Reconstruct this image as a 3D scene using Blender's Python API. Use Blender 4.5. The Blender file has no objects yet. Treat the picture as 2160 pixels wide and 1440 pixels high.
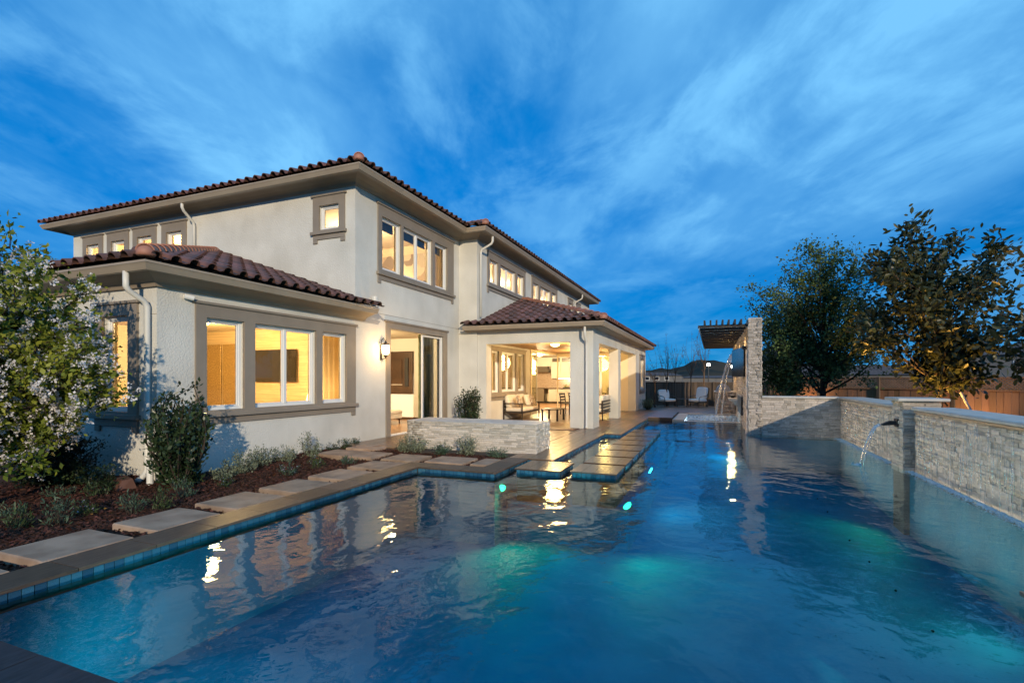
import bpy, bmesh, math, random
import numpy as np
from mathutils import Vector, Matrix
R = math.radians
rnd = random.Random(11)
nrng = np.random.default_rng(5)
scene = bpy.context.scene
col = scene.collection

# ------------------------------------------------------------------ camera
YAW = R(21.848)
cd = bpy.data.cameras.new('camera'); cam = bpy.data.objects.new('camera', cd); col.objects.link(cam)
cam.location = (0, 0, 1.5); cam.rotation_euler = (R(90), 0, YAW)
cd.sensor_width = 36; cd.sensor_fit = 'HORIZONTAL'; cd.lens = 36*1055/2160; cd.shift_y = 79/2160
cd.clip_start = 0.05; cd.clip_end = 12000
scene.camera = cam

# ------------------------------------------------------------------ sky, sun, exposure
SUN_EL, SUN_DIR = R(15), Vector((-0.58, 0.815))          # the way the light travels over the ground
scene.view_settings.view_transform = 'Standard'; scene.view_settings.look = 'None'
scene.view_settings.exposure = 0; scene.view_settings.gamma = 1
world = bpy.data.worlds.new('World'); scene.world = world; world.use_nodes = True
nt = world.node_tree; N = nt.nodes; L = nt.links; N.clear()
def wn(t, **k):
    n = N.new(t)
    for a, b in k.items(): setattr(n, a, b)
    return n
def wmath(op, a, b=None, clamp=False):
    n = wn('ShaderNodeMath', operation=op, use_clamp=clamp)
    for i, s in enumerate((a, b)):
        if s is None: continue
        if isinstance(s, (int, float)): n.inputs[i].default_value = s
        else: L.new(s, n.inputs[i])
    return n.outputs[0]
tc = wn('ShaderNodeTexCoord')
mp = wn('ShaderNodeMapping'); mp.inputs['Rotation'].default_value = (0, 0, -YAW-R(1)); L.new(tc.outputs['Generated'], mp.inputs['Vector'])
sx = wn('ShaderNodeSeparateXYZ'); L.new(mp.outputs[0], sx.inputs[0])
zc = wmath('ADD', wmath('MAXIMUM', sx.outputs[2], 0.0), 0.13)
def cloud_plane(sxv, syv, ox, oy):
    c = wn('ShaderNodeCombineXYZ')
    L.new(wmath('ADD', wmath('MULTIPLY', wmath('DIVIDE', sx.outputs[0], zc), sxv), ox), c.inputs[0])
    L.new(wmath('ADD', wmath('MULTIPLY', wmath('DIVIDE', sx.outputs[1], zc), syv), oy), c.inputs[1])
    return c.outputs[0]
def wnoise(vec, scale, detail, rough, dist=0.0):
    n = wn('ShaderNodeTexNoise'); n.inputs['Scale'].default_value = scale; n.inputs['Detail'].default_value = detail
    n.inputs['Roughness'].default_value = rough; n.inputs['Distortion'].default_value = dist
    L.new(vec, n.inputs['Vector']); return n.outputs[0]
def wmap(v, a, b, c=0.0, d=1.0):
    n = wn('ShaderNodeMapRange', interpolation_type='SMOOTHSTEP'); n.inputs[1].default_value = a; n.inputs[2].default_value = b
    n.inputs[3].default_value = c; n.inputs[4].default_value = d; L.new(v, n.inputs[0]); return n.outputs[0]
streak = wmap(wnoise(cloud_plane(1.0, 0.36, 5.3, 2.0), 1.05, 5, 0.50, 0.2), 0.38, 0.68)     # long bands running away from the camera
puff = wmap(wnoise(cloud_plane(1.0, 0.62, 2.0, 5.3), 2.2, 8, 0.60, 0.35), 0.43, 0.66)         # torn puffs
fine = wmap(wnoise(cloud_plane(1.0, 0.5, 1.2, 5.0), 7.0, 5, 0.6, 0.2), 0.35, 0.75)
elev = wmap(sx.outputs[2], 0.02, 0.50, 0.34, 1.22)
cover = wmath('MULTIPLY', wmath('ADD', wmath('ADD', wmath('MULTIPLY', streak, 0.55), wmath('MULTIPLY', puff, 0.42)), wmath('MULTIPLY', fine, 0.15)), elev, True)
sky = wn('ShaderNodeTexSky', sky_type='NISHITA', sun_disc=False)
sky.sun_elevation = SUN_EL; sky.sun_rotation = math.atan2(-SUN_DIR.x, -SUN_DIR.y)
sky.altitude = 0; sky.air_density = 1.0; sky.dust_density = 0.1; sky.ozone_density = 4.0
tint = wn('ShaderNodeMix', data_type='RGBA', blend_type='MULTIPLY'); tint.inputs[0].default_value = 1
low = wn('ShaderNodeVectorMath', operation='SCALE'); L.new(sky.outputs[0], low.inputs[0]); L.new(wmap(sx.outputs[2], 0.0, 0.45, 0.52, 1.0), low.inputs[3])
L.new(low.outputs[0], tint.inputs[6]); tint.inputs[7].default_value = (0.0, 0.90, 1.9, 1)
deep = wn('ShaderNodeMix', data_type='RGBA'); deep.inputs[0].default_value = .72; L.new(tint.outputs[2], deep.inputs[6]); deep.inputs[7].default_value = (0.0, 2.15, 6.2, 1)
mixc = wn('ShaderNodeMix', data_type='RGBA'); L.new(cover, mixc.inputs[0]); L.new(deep.outputs[2], mixc.inputs[6]); mixc.inputs[7].default_value = (2.0, 5.9, 10.2, 1)
bg = wn('ShaderNodeBackground'); bg.inputs['Strength'].default_value = 0.10; L.new(mixc.outputs[2], bg.inputs['Color'])
L.new(bg.outputs[0], wn('ShaderNodeOutputWorld').inputs[0])

sl = bpy.data.lights.new('sun', 'SUN'); so = bpy.data.objects.new('sun', sl); col.objects.link(so)
sl.energy = 3.5; sl.angle = R(0.9); sl.color = (1.0, 0.84, 0.60)
so.rotation_euler = Vector((SUN_DIR.x*math.cos(SUN_EL), SUN_DIR.y*math.cos(SUN_EL), -math.sin(SUN_EL))).to_track_quat('-Z', 'Y').to_euler()

cy = scene.cycles
cy.use_denoising = True; cy.max_bounces = 8; cy.diffuse_bounces = 4; cy.glossy_bounces = 4; cy.transmission_bounces = 4; cy.transparent_max_bounces = 16
cy.sample_clamp_indirect = 2.3; cy.caustics_reflective = False; cy.caustics_refractive = False; cy.use_light_tree = True

# ------------------------------------------------------------------ helpers
def tag(o, label=None, cat=None, group=None, kind=None):
    if label: o['label'] = label
    if cat: o['category'] = cat
    if group: o['group'] = group
    if kind: o['kind'] = kind
    return o
def thing(name, label, cat, loc=(0, 0, 0), rz=0.0, group=None):
    o = bpy.data.objects.new(name, None); col.objects.link(o); o.empty_display_size = 0.2
    o.location = loc; o.rotation_euler = (0, 0, rz)
    return tag(o, label, cat, group)
def adopt(o, parent, world_coords):
    o.parent = parent
    if world_coords: o.matrix_parent_inverse = root_matrix(parent).inverted()
def root_matrix(p):
    m = Matrix.Translation(p.location) @ p.rotation_euler.to_matrix().to_4x4()
    if p.parent: m = root_matrix(p.parent) @ p.matrix_parent_inverse @ m
    return m
class MB:
    def __init__(s): s.v = []; s.f = []
    def add(s, vs, fs):
        n = len(s.v); s.v += [tuple(p) for p in vs]; s.f += [tuple(i+n for i in f) for f in fs]; return s
    def box(s, x0, x1, y0, y1, z0, z1):
        if x0 > x1: x0, x1 = x1, x0
        if y0 > y1: y0, y1 = y1, y0
        if z0 > z1: z0, z1 = z1, z0
        return s.add([(x0,y0,z0),(x1,y0,z0),(x1,y1,z0),(x0,y1,z0),(x0,y0,z1),(x1,y0,z1),(x1,y1,z1),(x0,y1,z1)],
              [(0,3,2,1),(4,5,6,7),(0,1,5,4),(1,2,6,5),(2,3,7,6),(3,0,4,7)])
    def prism(s, poly, z0, z1):
        n = len(poly)
        return s.add([(x,y,z0) for x,y in poly]+[(x,y,z1) for x,y in poly], [tuple(range(n-1,-1,-1)), tuple(range(n,2*n))]+[(i,(i+1)%n,n+(i+1)%n,n+i) for i in range(n)])
    def tube(s, pts, r, n=8, cap=True):
        pts = [Vector(p) for p in pts]; m = len(pts)
        rs = r if isinstance(r, (list, tuple)) else [r]*m
        t0 = (pts[1]-pts[0]).normalized(); up = Vector((0,0,1)) if abs(t0.z) < .9 else Vector((1,0,0))
        a = t0.cross(up).normalized(); vs = []
        for i in range(m):
            t = ((pts[min(i+1,m-1)]-pts[i]).normalized() + (pts[i]-pts[max(i-1,0)]).normalized())
            t = t.normalized() if t.length > 1e-6 else t0
            a = (a - t*a.dot(t)); a = a.normalized() if a.length > 1e-6 else t.orthogonal().normalized()
            b = t.cross(a)
            for k in range(n):
                q = 2*math.pi*k/n; vs.append(pts[i] + (a*math.cos(q)+b*math.sin(q))*rs[i])
        fs = [(i*n+k, i*n+(k+1)%n, (i+1)*n+(k+1)%n, (i+1)*n+k) for i in range(m-1) for k in range(n)]
        if cap: fs += [tuple(range(n-1,-1,-1)), tuple(range((m-1)*n, m*n))]
        return s.add(vs, fs)
    def bar(s, a, b, w, h):                       # a straight bar of square section
        a, b = Vector(a), Vector(b); t = (b-a).normalized(); up = Vector((0,0,1)) if abs(t.z) < .95 else Vector((0,1,0))
        x = t.cross(up).normalized()*w/2; y = x.cross(t).normalized()*h/2
        return s.add([a-x-y, a+x-y, a+x+y, a-x+y, b-x-y, b+x-y, b+x+y, b-x+y], [(0,1,2,3),(7,6,5,4),(0,4,5,1),(1,5,6,2),(2,6,7,3),(3,7,4,0)])
    def lathe(s, c, prof, n=16):                  # prof = (radius, z)
        vs = []
        for r, z in prof:
            for k in range(n): q = 2*math.pi*k/n; vs.append((c[0]+r*math.cos(q), c[1]+r*math.sin(q), c[2]+z))
        m = len(prof)
        return s.add(vs, [(i*n+k, i*n+(k+1)%n, (i+1)*n+(k+1)%n, (i+1)*n+k) for i in range(m-1) for k in range(n)]+[tuple(range(n-1,-1,-1)), tuple(range((m-1)*n, m*n))])
    def cushion(s, c, size, rz=0.0, tilt=0.0, p=0.35, n=10):     # a pillow-like superellipsoid
        M3 = Matrix.Rotation(rz, 3, 'Z') @ Matrix.Rotation(tilt, 3, 'Y'); vs = []; sg = lambda t, e: math.copysign(abs(t)**e, t)
        for i in range(n+1):
            fi = -math.pi/2 + math.pi*i/n
            for k in range(2*n):
                th = math.pi*k/n
                q = Vector((sg(math.cos(fi), .3)*sg(math.cos(th), p)*size[0]/2, sg(math.cos(fi), .3)*sg(math.sin(th), p)*size[1]/2, sg(math.sin(fi), .5)*size[2]/2))
                vs.append(Vector(c) + M3 @ q)
        m = 2*n
        return s.add(vs, [(i*m+k, i*m+(k+1)%m, (i+1)*m+(k+1)%m, (i+1)*m+k) for i in range(n) for k in range(m)])
    def mesh(s, name, mat, smooth=False):
        me = bpy.data.meshes.new(name); me.from_pydata(s.v, [], s.f); me.materials.append(mat)
        if smooth: me.shade_smooth()
        me.update(); return me
    def build(s, name, mat, parent=None, wc=True, smooth=False, bevel=0.0, seg=1):
        o = bpy.data.objects.new(name, s.mesh(name, mat, smooth)); col.objects.link(o)
        if parent: adopt(o, parent, wc)
        if bevel:
            m = o.modifiers.new('bevel', 'BEVEL'); m.width = bevel; m.segments = seg; m.limit_method = 'ANGLE'
        return o
def npmesh(name, V, F, mat, parent=None, wc=True, smooth=False, kind=None):
    me = bpy.data.meshes.new(name); nv, nf, k = len(V), len(F), F.shape[1]
    me.vertices.add(nv); me.vertices.foreach_set('co', np.ascontiguousarray(V, np.float32).ravel())
    me.loops.add(nf*k); me.loops.foreach_set('vertex_index', np.ascontiguousarray(F, np.int32).ravel())
    me.polygons.add(nf); me.polygons.foreach_set('loop_start', np.arange(0, nf*k, k, dtype=np.int32)); me.polygons.foreach_set('loop_total', np.full(nf, k, np.int32))
    me.update(calc_edges=True); me.materials.append(mat)
    if smooth: me.shade_smooth()
    o = bpy.data.objects.new(name, me); col.objects.link(o)
    if parent: adopt(o, parent, wc)
    if kind: o['kind'] = kind
    return o
def inst(name, me, parent, loc, rot=(0,0,0), scale=(1,1,1)):      # one more piece sharing mesh data, in world coordinates
    o = bpy.data.objects.new(name, me); o.location = loc; o.rotation_euler = rot; o.scale = scale; col.objects.link(o)
    adopt(o, parent, True); return o
def copy_tree(o, parent=None):
    c = o.copy(); col.objects.link(c)
    if parent: c.parent = parent
    for ch in o.children: copy_tree(ch, c)
    return c

# ------------------------------------------------------------------ materials
def mat(name, c1, c2=None, scale=6, rough=0.6, bump=0.0, bscale=40, spec=0.4, metal=0, obj_rnd=0.0, isl=0.0, detail=4, stretch=None, bdist=0.01, coat=0, sub=None, low=.35, high=.65):
    m = bpy.data.materials.new(name); m.use_nodes = True; t = m.node_tree; n = t.nodes; l = t.links
    p = n['Principled BSDF']; p.inputs['Roughness'].default_value = rough; p.inputs['Specular IOR Level'].default_value = spec; p.inputs['Metallic'].default_value = metal
    if coat: p.inputs['Coat Weight'].default_value = coat; p.inputs['Coat Roughness'].default_value = .15
    c2 = c2 or c1
    tx = n.new('ShaderNodeTexCoord'); src = tx.outputs['Object']
    if stretch:
        mpn = n.new('ShaderNodeMapping'); mpn.inputs['Scale'].default_value = stretch; l.new(src, mpn.inputs[0]); src = mpn.outputs[0]
    nz = n.new('ShaderNodeTexNoise'); nz.inputs['Scale'].default_value = scale; nz.inputs['Detail'].default_value = detail; l.new(src, nz.inputs['Vector'])
    mr = n.new('ShaderNodeMapRange'); mr.inputs[1].default_value = low; mr.inputs[2].default_value = high; l.new(nz.outputs[0], mr.inputs[0])
    mx = n.new('ShaderNodeMix'); mx.data_type = 'RGBA'; l.new(mr.outputs[0], mx.inputs[0]); mx.inputs[6].default_value = (*c1, 1); mx.inputs[7].default_value = (*c2, 1)
    out = mx.outputs[2]
    for amt, node, sock in ((obj_rnd, 'ShaderNodeObjectInfo', 'Random'), (isl, 'ShaderNodeNewGeometry', 'Random Per Island')):
        if amt:
            oi = n.new(node); m2 = n.new('ShaderNodeMapRange'); m2.inputs[3].default_value = 1-amt; m2.inputs[4].default_value = 1+amt; l.new(oi.outputs[sock], m2.inputs[0])
            hs = n.new('ShaderNodeHueSaturation'); l.new(m2.outputs[0], hs.inputs['Value']); l.new(out, hs.inputs['Color'])
            m3 = n.new('ShaderNodeMath'); m3.operation = 'MULTIPLY_ADD'; m3.inputs[1].default_value = -.05*amt; m3.inputs[2].default_value = .5+.02*amt; l.new(oi.outputs[sock], m3.inputs[0]); l.new(m3.outputs[0], hs.inputs['Hue'])
            out = hs.outputs[0]
    l.new(out, p.inputs['Base Color'])
    if bump:
        nb = n.new('ShaderNodeTexNoise'); nb.inputs['Scale'].default_value = bscale; nb.inputs['Detail'].default_value = 3; l.new(src, nb.inputs['Vector'])
        bp = n.new('ShaderNodeBump'); bp.inputs['Strength'].default_value = bump; bp.inputs['Distance'].default_value = bdist; l.new(nb.outputs[0], bp.inputs['Height']); l.new(bp.outputs[0], p.inputs['Normal'])
    if sub:
        p.inputs['Subsurface Weight'].default_value = sub
    return m
def glow(name, c, s):
    m = bpy.data.materials.new(name); m.use_nodes = True; n = m.node_tree.nodes; p = n['Principled BSDF']
    p.inputs['Base Color'].default_value = (*c, 1); p.inputs['Emission Color'].default_value = (*c, 1); p.inputs['Emission Strength'].default_value = s; return m
def leafmat(name, c1, c2, isl=.45, trans=.25, rough=.5, spec=.3):
    m = mat(name, c1, c2, scale=1.6, rough=rough, spec=spec, isl=isl); n = m.node_tree.nodes; l = m.node_tree.links
    p = n['Principled BSDF']; src = p.inputs['Base Color'].links[0].from_socket; o = n['Material Output']
    tr = n.new('ShaderNodeBsdfTranslucent'); l.new(src, tr.inputs[0]); ms = n.new('ShaderNodeMixShader'); ms.inputs[0].default_value = trans
    l.new(p.outputs[0], ms.inputs[1]); l.new(tr.outputs[0], ms.inputs[2]); l.new(ms.outputs[0], o.inputs[0]); return m
def clearmat(name, tintc, ior, rough, bumps=(), white=0.0, wcol=(1,1,1), ripple=False, gcol=(1,1,1)):      # a clear sheet: see-through by Fresnel, mirrors the rest
    m = bpy.data.materials.new(name); m.use_nodes = True; t = m.node_tree; n = t.nodes; l = t.links; n.remove(n['Principled BSDF'])
    o = n['Material Output']; tr = n.new('ShaderNodeBsdfTransparent'); tr.inputs[0].default_value = (*tintc, 1)
    gl = n.new('ShaderNodeBsdfGlossy'); gl.inputs['Roughness'].default_value = rough; gl.inputs['Color'].default_value = (*gcol, 1); fr = n.new('ShaderNodeFresnel'); fr.inputs['IOR'].default_value = ior
    ms = n.new('ShaderNodeMixShader'); l.new(fr.outputs[0], ms.inputs[0]); l.new(tr.outputs[0], ms.inputs[1]); l.new(gl.outputs[0], ms.inputs[2]); last = ms.outputs[0]
    if bumps:
        tx = n.new('ShaderNodeTexCoord'); prev = None
        for bi, (sc, dist, det, st) in enumerate(bumps):
            mpn = n.new('ShaderNodeMapping'); mpn.inputs['Scale'].default_value = st; l.new(tx.outputs['Object'], mpn.inputs[0])
            nb = n.new('ShaderNodeTexNoise'); nb.inputs['Scale'].default_value = sc; nb.inputs['Detail'].default_value = det; nb.inputs['Distortion'].default_value = .4; l.new(mpn.outputs[0], nb.inputs['Vector'])
            bp = n.new('ShaderNodeBump'); bp.inputs['Strength'].default_value = 1; bp.inputs['Distance'].default_value = dist; l.new(nb.outputs[0], bp.inputs['Height'])
            if ripple and bi:
                sxx = n.new('ShaderNodeSeparateXYZ'); l.new(tx.outputs['Object'], sxx.inputs[0]); mr_ = n.new('ShaderNodeMapRange'); mr_.inputs[1].default_value = -3.5; mr_.inputs[2].default_value = 2.5; mr_.inputs[3].default_value = .60; mr_.inputs[4].default_value = 1.0
                l.new(sxx.outputs[0], mr_.inputs[0]); l.new(mr_.outputs[0], bp.inputs['Strength'])
            if prev: l.new(prev, bp.inputs['Normal'])
            prev = bp.outputs[0]
        l.new(prev, gl.inputs['Normal']); l.new(prev, fr.inputs['Normal'])
    if white:
        df = n.new('ShaderNodeBsdfDiffuse'); df.inputs[0].default_value = (*wcol, 1); m2 = n.new('ShaderNodeMixShader'); m2.inputs[0].default_value = white
        l.new(last, m2.inputs[1]); l.new(df.outputs[0], m2.inputs[2]); last = m2.outputs[0]
    l.new(last, o.inputs[0]); return m
S = {}
S['stucco'] = mat('stucco', (.555,.53,.475), (.655,.63,.575), 1.1, .85, .85, 38, .2, bdist=.012, detail=8, low=.3, high=.62)
_n = S['stucco'].node_tree; _p = _n.nodes['Principled BSDF']; _src = _p.inputs['Base Color'].links[0].from_socket   # rain streaks and grime on the render
_t = _n.nodes.new('ShaderNodeTexCoord'); _m = _n.nodes.new('ShaderNodeMapping'); _m.inputs['Scale'].default_value = (1.6,1.6,.5); _n.links.new(_t.outputs['Object'], _m.inputs[0])
_z = _n.nodes.new('ShaderNodeTexNoise'); _z.inputs['Scale'].default_value = 1.0; _z.inputs['Detail'].default_value = 6; _n.links.new(_m.outputs[0], _z.inputs['Vector'])
_r = _n.nodes.new('ShaderNodeMapRange'); _r.inputs[1].default_value = .40; _r.inputs[2].default_value = .66; _r.inputs[3].default_value = 1.0; _r.inputs[4].default_value = .93; _n.links.new(_z.outputs[0], _r.inputs[0])
_h = _n.nodes.new('ShaderNodeHueSaturation'); _n.links.new(_r.outputs[0], _h.inputs['Value']); _n.links.new(_src, _h.inputs['Color']); _n.links.new(_h.outputs[0], _p.inputs['Base Color'])
S['trim'] = mat('taupe_trim', (.235,.195,.155), (.265,.22,.175), 3, .6, .15, 60)
S['gutter'] = mat('gutter_paint', (.34,.275,.205), (.38,.31,.235), 2, .38, .05, 20, .5)
S['cornice'] = mat('cornice_paint', (.285,.225,.165), (.32,.255,.19), 2, .6, .15, 60)
S['pipe'] = mat('downspout_paint', (.62,.60,.55), (.66,.64,.59), 3, .45)
S['frame'] = mat('white_window_frame', (.72,.71,.69), None, 3, .35)
S['tile'] = mat('clay_roof_tile', (.075,.038,.030), (.16,.080,.058), 5, .62, .3, 45, obj_rnd=.32, isl=.32)
S['cap'] = mat('terracotta_cap', (.27,.115,.075), (.37,.17,.115), 4, .6, .25, 50, obj_rnd=.15, isl=.15)
S['felt'] = mat('roof_underlay', (.035,.03,.028), None, 4, .9)
S['concrete'] = mat('concrete_pad', (.23,.155,.105), (.36,.255,.18), 3.5, .85, .5, 70, obj_rnd=.14, bdist=.006, detail=9)
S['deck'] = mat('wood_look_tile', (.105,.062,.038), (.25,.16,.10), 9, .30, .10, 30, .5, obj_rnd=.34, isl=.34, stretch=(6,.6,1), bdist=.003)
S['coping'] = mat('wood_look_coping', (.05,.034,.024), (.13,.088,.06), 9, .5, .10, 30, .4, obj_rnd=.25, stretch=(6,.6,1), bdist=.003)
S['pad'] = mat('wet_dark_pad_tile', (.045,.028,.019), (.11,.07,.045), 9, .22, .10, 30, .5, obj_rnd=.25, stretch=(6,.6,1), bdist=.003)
S['grout'] = mat('deck_grout', (.045,.036,.03), None, 10, .8)
S['wtile'] = mat('blue_pool_tile', (.016,.06,.12), (.035,.11,.19), 14, .18, 0, 1, .6, obj_rnd=.35, isl=.35)
S['plaster'] = mat('blue_pool_plaster', (.0,.150,.265), (.001,.20,.335), 1.6, .7, .2, 25, .2, detail=6)
S['plaster_pale'] = mat('pale_spa_plaster', (.36,.52,.60), (.44,.60,.68), 3, .6)
S['coping_shaded'] = mat('shaded_wood_look_coping', (.012,.012,.018), (.03,.03,.04), 9, .5, .10, 30, .4, stretch=(6,.6,1))  # darker copy of the coping; the near edge's shade is in the colour
S['stone'] = mat('split_travertine', (.44,.385,.32), (.62,.57,.50), 9, .8, .6, 55, .3, obj_rnd=.25, isl=.25, bdist=.012)
S['stone_dim'] = mat('split_travertine_dimmed', (.30,.26,.22), (.47,.42,.37), 9, .75, .6, 55, .3, obj_rnd=.30, isl=.30, bdist=.012)  # same travertine, darkened in colour for light that falls off with distance
S['stone_wet'] = mat('wet_travertine', (.60,.48,.365), (.80,.70,.585), 9, .3, .7, 50, .6, obj_rnd=.30, isl=.30, bdist=.014)
S['capstone'] = mat('pale_coping_stone', (.42,.39,.36), (.52,.49,.45), 4, .55, .25, 60)
S['mortar'] = mat('dark_joint', (.11,.095,.08), None, 8, .9)
S['mulch'] = mat('red_bark_mulch', (.030,.012,.008), (.085,.035,.022), 30, .9, 1.0, 60, .2, detail=6, bdist=.03)
S['chip'] = mat('bark_chip', (.035,.014,.009), (.10,.042,.026), 20, .85, .3, 60, .2, isl=.5)
S['soil'] = mat('dry_ground', (.045,.042,.030), (.085,.075,.05), .4, .95, .6, 5, .1)
S['bronze'] = mat('dark_bronze_metal', (.028,.02,.016), None, 4, .4, .05, 60, .5)
S['black'] = mat('black_metal', (.012,.012,.014), None, 4, .4, 0, 1, .5)
S['white_fabric'] = mat('white_cushion_fabric', (.80,.78,.74), (.85,.83,.79), 5, .9, .3, 120, .1, bdist=.004)
S['cream_fabric'] = mat('cream_cushion_fabric', (.62,.54,.43), (.70,.62,.50), 5, .9, .3, 120, .1, bdist=.004)
S['pattern_fabric'] = mat('patterned_pillow_fabric', (.66,.58,.45), (.30,.22,.15), 16, .9, .3, 120, .1, low=.47, high=.5)
S['int_wall'] = mat('cream_painted_wall', (.70,.60,.42), (.74,.64,.46), .8, .8, .1, 50, .2)
S['int_white'] = mat('white_painted_wall', (.74,.71,.65), None, .8, .8, .1, 50, .2)
S['ceil'] = mat('painted_ceiling', (.66,.58,.46), None, 1, .8)
S['porch_ceil'] = mat('stained_porch_ceiling', (.36,.21,.10), (.46,.28,.14), 3, .5, .1, 30, .4, stretch=(8,.5,1))
S['int_floor'] = mat('oak_floor', (.26,.14,.07), (.36,.20,.10), 5, .3, .05, 30, .5, stretch=(6,.5,1))
S['wood_wall'] = mat('pale_plank_wall', (.56,.42,.25), (.76,.60,.38), 4, .45, .05, 30, .4, stretch=(.3,.3,9))
S['gold'] = mat('gold_leaf_panel', (.25,.16,.06), (.52,.36,.15), 28, .35, .4, 60, .6, metal=.35, detail=6)
S['screen'] = mat('dark_screen', (.012,.011,.012), None, 1, .12, 0, 1, .6)
S['panel'] = mat('dark_walnut_panel', (.045,.022,.011), (.06,.03,.015), 5, .4, .05, 30)
S['cab'] = mat('white_cabinet', (.68,.64,.58), None, 2, .45)
S['steel'] = mat('brushed_steel', (.42,.41,.40), None, 3, .32, .05, 90, .5, metal=.9)
S['counter'] = mat('dark_stone_counter', (.06,.045,.04), (.10,.08,.07), 25, .25)
S['splash'] = mat('mosaic_backsplash', (.30,.20,.14), (.62,.50,.40), 42, .35, .3, 60, .5, low=.45, high=.55)
S['curtain'] = mat('olive_curtain', (.14,.15,.07), (.19,.20,.10), 6, .9, .1, 60, .1)
S['fence'] = mat('cedar_fence_board', (.27,.135,.068), (.41,.215,.11), 5, .75, .4, 40, .2, obj_rnd=.22, isl=.3, stretch=(8,8,.8))
S['fence_dark'] = mat('weathered_fence_board', (.075,.055,.042), (.125,.095,.072), 5, .8, .4, 40, .2, obj_rnd=.3, isl=.3, stretch=(8,8,.8))
S['bark'] = mat('tree_bark', (.06,.045,.035), (.11,.085,.065), 9, .9, .8, 30, .1, stretch=(1,1,.3))
S['bark_dark'] = mat('dark_bark', (.03,.024,.02), (.055,.042,.034), 9, .9, .8, 30, .1)
S['glass'] = clearmat('window_glass', (.94,.96,.95), 1.55, .0)
S['glass_dark'] = clearmat('tinted_slider_glass', (.62,.68,.60), 1.6, .0)
S['water'] = clearmat('pool_water', (.80,.95,.98), 1.34, .0, ((.8, .034, 1, (1, .7, 1)), (2.9, .016, 2, (1, .8, 1)), (10, .0032, 2, (1, 1, 1))), ripple=True, gcol=(.84,.95,1.0))
def streakmat(name, tr, df, gl):
    m = bpy.data.materials.new(name); m.use_nodes = True; t = m.node_tree; n = t.nodes; l = t.links; n.remove(n['Principled BSDF'])
    a = n.new('ShaderNodeBsdfTransparent'); b = n.new('ShaderNodeBsdfDiffuse'); b.inputs[0].default_value = (.85,.9,.95,1); c = n.new('ShaderNodeBsdfGlossy'); c.inputs['Roughness'].default_value = .12
    m1 = n.new('ShaderNodeMixShader'); m1.inputs[0].default_value = gl/(df+gl); l.new(b.outputs[0], m1.inputs[1]); l.new(c.outputs[0], m1.inputs[2])
    m2 = n.new('ShaderNodeMixShader'); m2.inputs[0].default_value = 1-tr; l.new(a.outputs[0], m2.inputs[1]); l.new(m1.outputs[0], m2.inputs[2]); l.new(m2.outputs[0], n['Material Output'].inputs[0]); return m
S['stream'] = streakmat('falling_water', .55, .2, .25); S['strand'] = streakmat('water_film', .7, .14, .16)
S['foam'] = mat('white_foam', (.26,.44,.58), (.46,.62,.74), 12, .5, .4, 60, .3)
S['water_spa'] = clearmat('spa_water', (.85,.95,1), 1.34, .02, ((5, .05, 3, (1,1,1)), (16, .012, 2, (1,1,1))))
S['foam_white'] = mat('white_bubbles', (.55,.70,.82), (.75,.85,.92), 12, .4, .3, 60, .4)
S['plastic'] = mat('white_plastic', (.72,.72,.70), None, 2, .4)
S['brown_metal'] = mat('rust_brown_metal', (.10,.045,.03), (.13,.06,.04), 8, .6)
S['leaf_dark'] = leafmat('dark_glossy_leaf', (.020,.038,.018), (.045,.075,.030), rough=.35, spec=.5)
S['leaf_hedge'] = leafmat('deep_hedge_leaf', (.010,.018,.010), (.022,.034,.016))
S['leaf_grey'] = leafmat('silver_green_leaf', (.12,.15,.10), (.24,.27,.18))
S['leaf_sage'] = leafmat('sage_leaf', (.045,.085,.055), (.095,.15,.095))
S['leaf_fresh'] = leafmat('fresh_green_leaf', (.09,.13,.014), (.22,.24,.03))
S['leaf_tree'] = leafmat('tree_leaf', (.035,.072,.026), (.10,.155,.05))
S['leaf_mag'] = leafmat('magnolia_leaf', (.030,.040,.016), (.068,.070,.024), rough=.4, spec=.4)
S['leaf_grass'] = leafmat('grassy_leaf', (.035,.06,.022), (.075,.11,.04))
S['blossom'] = leafmat('white_blossom', (.70,.64,.63), (.84,.81,.80), isl=.15, trans=.3)
S['drape'] = leafmat('sheer_curtain', (.62,.52,.36), (.70,.60,.42), isl=.01, trans=.5, rough=.9)
S['petal_blue'] = leafmat('pale_violet_petal', (.36,.36,.55), (.5,.5,.66), isl=.2)
S['petal_dry'] = leafmat('fallen_yellow_leaf', (.42,.20,.03), (.50,.28,.06), isl=.3)
S['far_wall'] = mat('distant_stucco', (.13,.125,.125), (.16,.155,.15), 1, .9)
S['slat'] = mat('dark_pergola_wood', (.022,.018,.017), (.03,.025,.022), 5, .5, .1, 40)
S['far_roof'] = mat('distant_roof_tile', (.06,.045,.045), (.10,.075,.07), 2, .8, .6, 6)
S['hill'] = mat('hillside', (.035,.042,.040), (.075,.06,.045), .006, .95, 0, 1, .0, detail=8)
S['mural'] = None
WARM = (1.0, .65, .25); WARMW = (1.0, .75, .40)
def lamp(parent, loc, power, color=WARM, kind='POINT', size=.12, rot=None, spot=None, blend=.6):
    ld = bpy.data.lights.new('bulb', kind); o = bpy.data.objects.new('bulb', ld); col.objects.link(o); ld.energy = power; ld.color = color
    if kind == 'AREA': ld.shape = 'DISK'; ld.size = size
    else: ld.shadow_soft_size = size
    if spot: ld.spot_size = spot; ld.spot_blend = blend
    o.location = loc
    if rot is not None: o.rotation_euler = Vector(rot).to_track_quat('-Z', 'Y').to_euler()
    if parent: adopt(o, parent, True)
    return o
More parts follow.
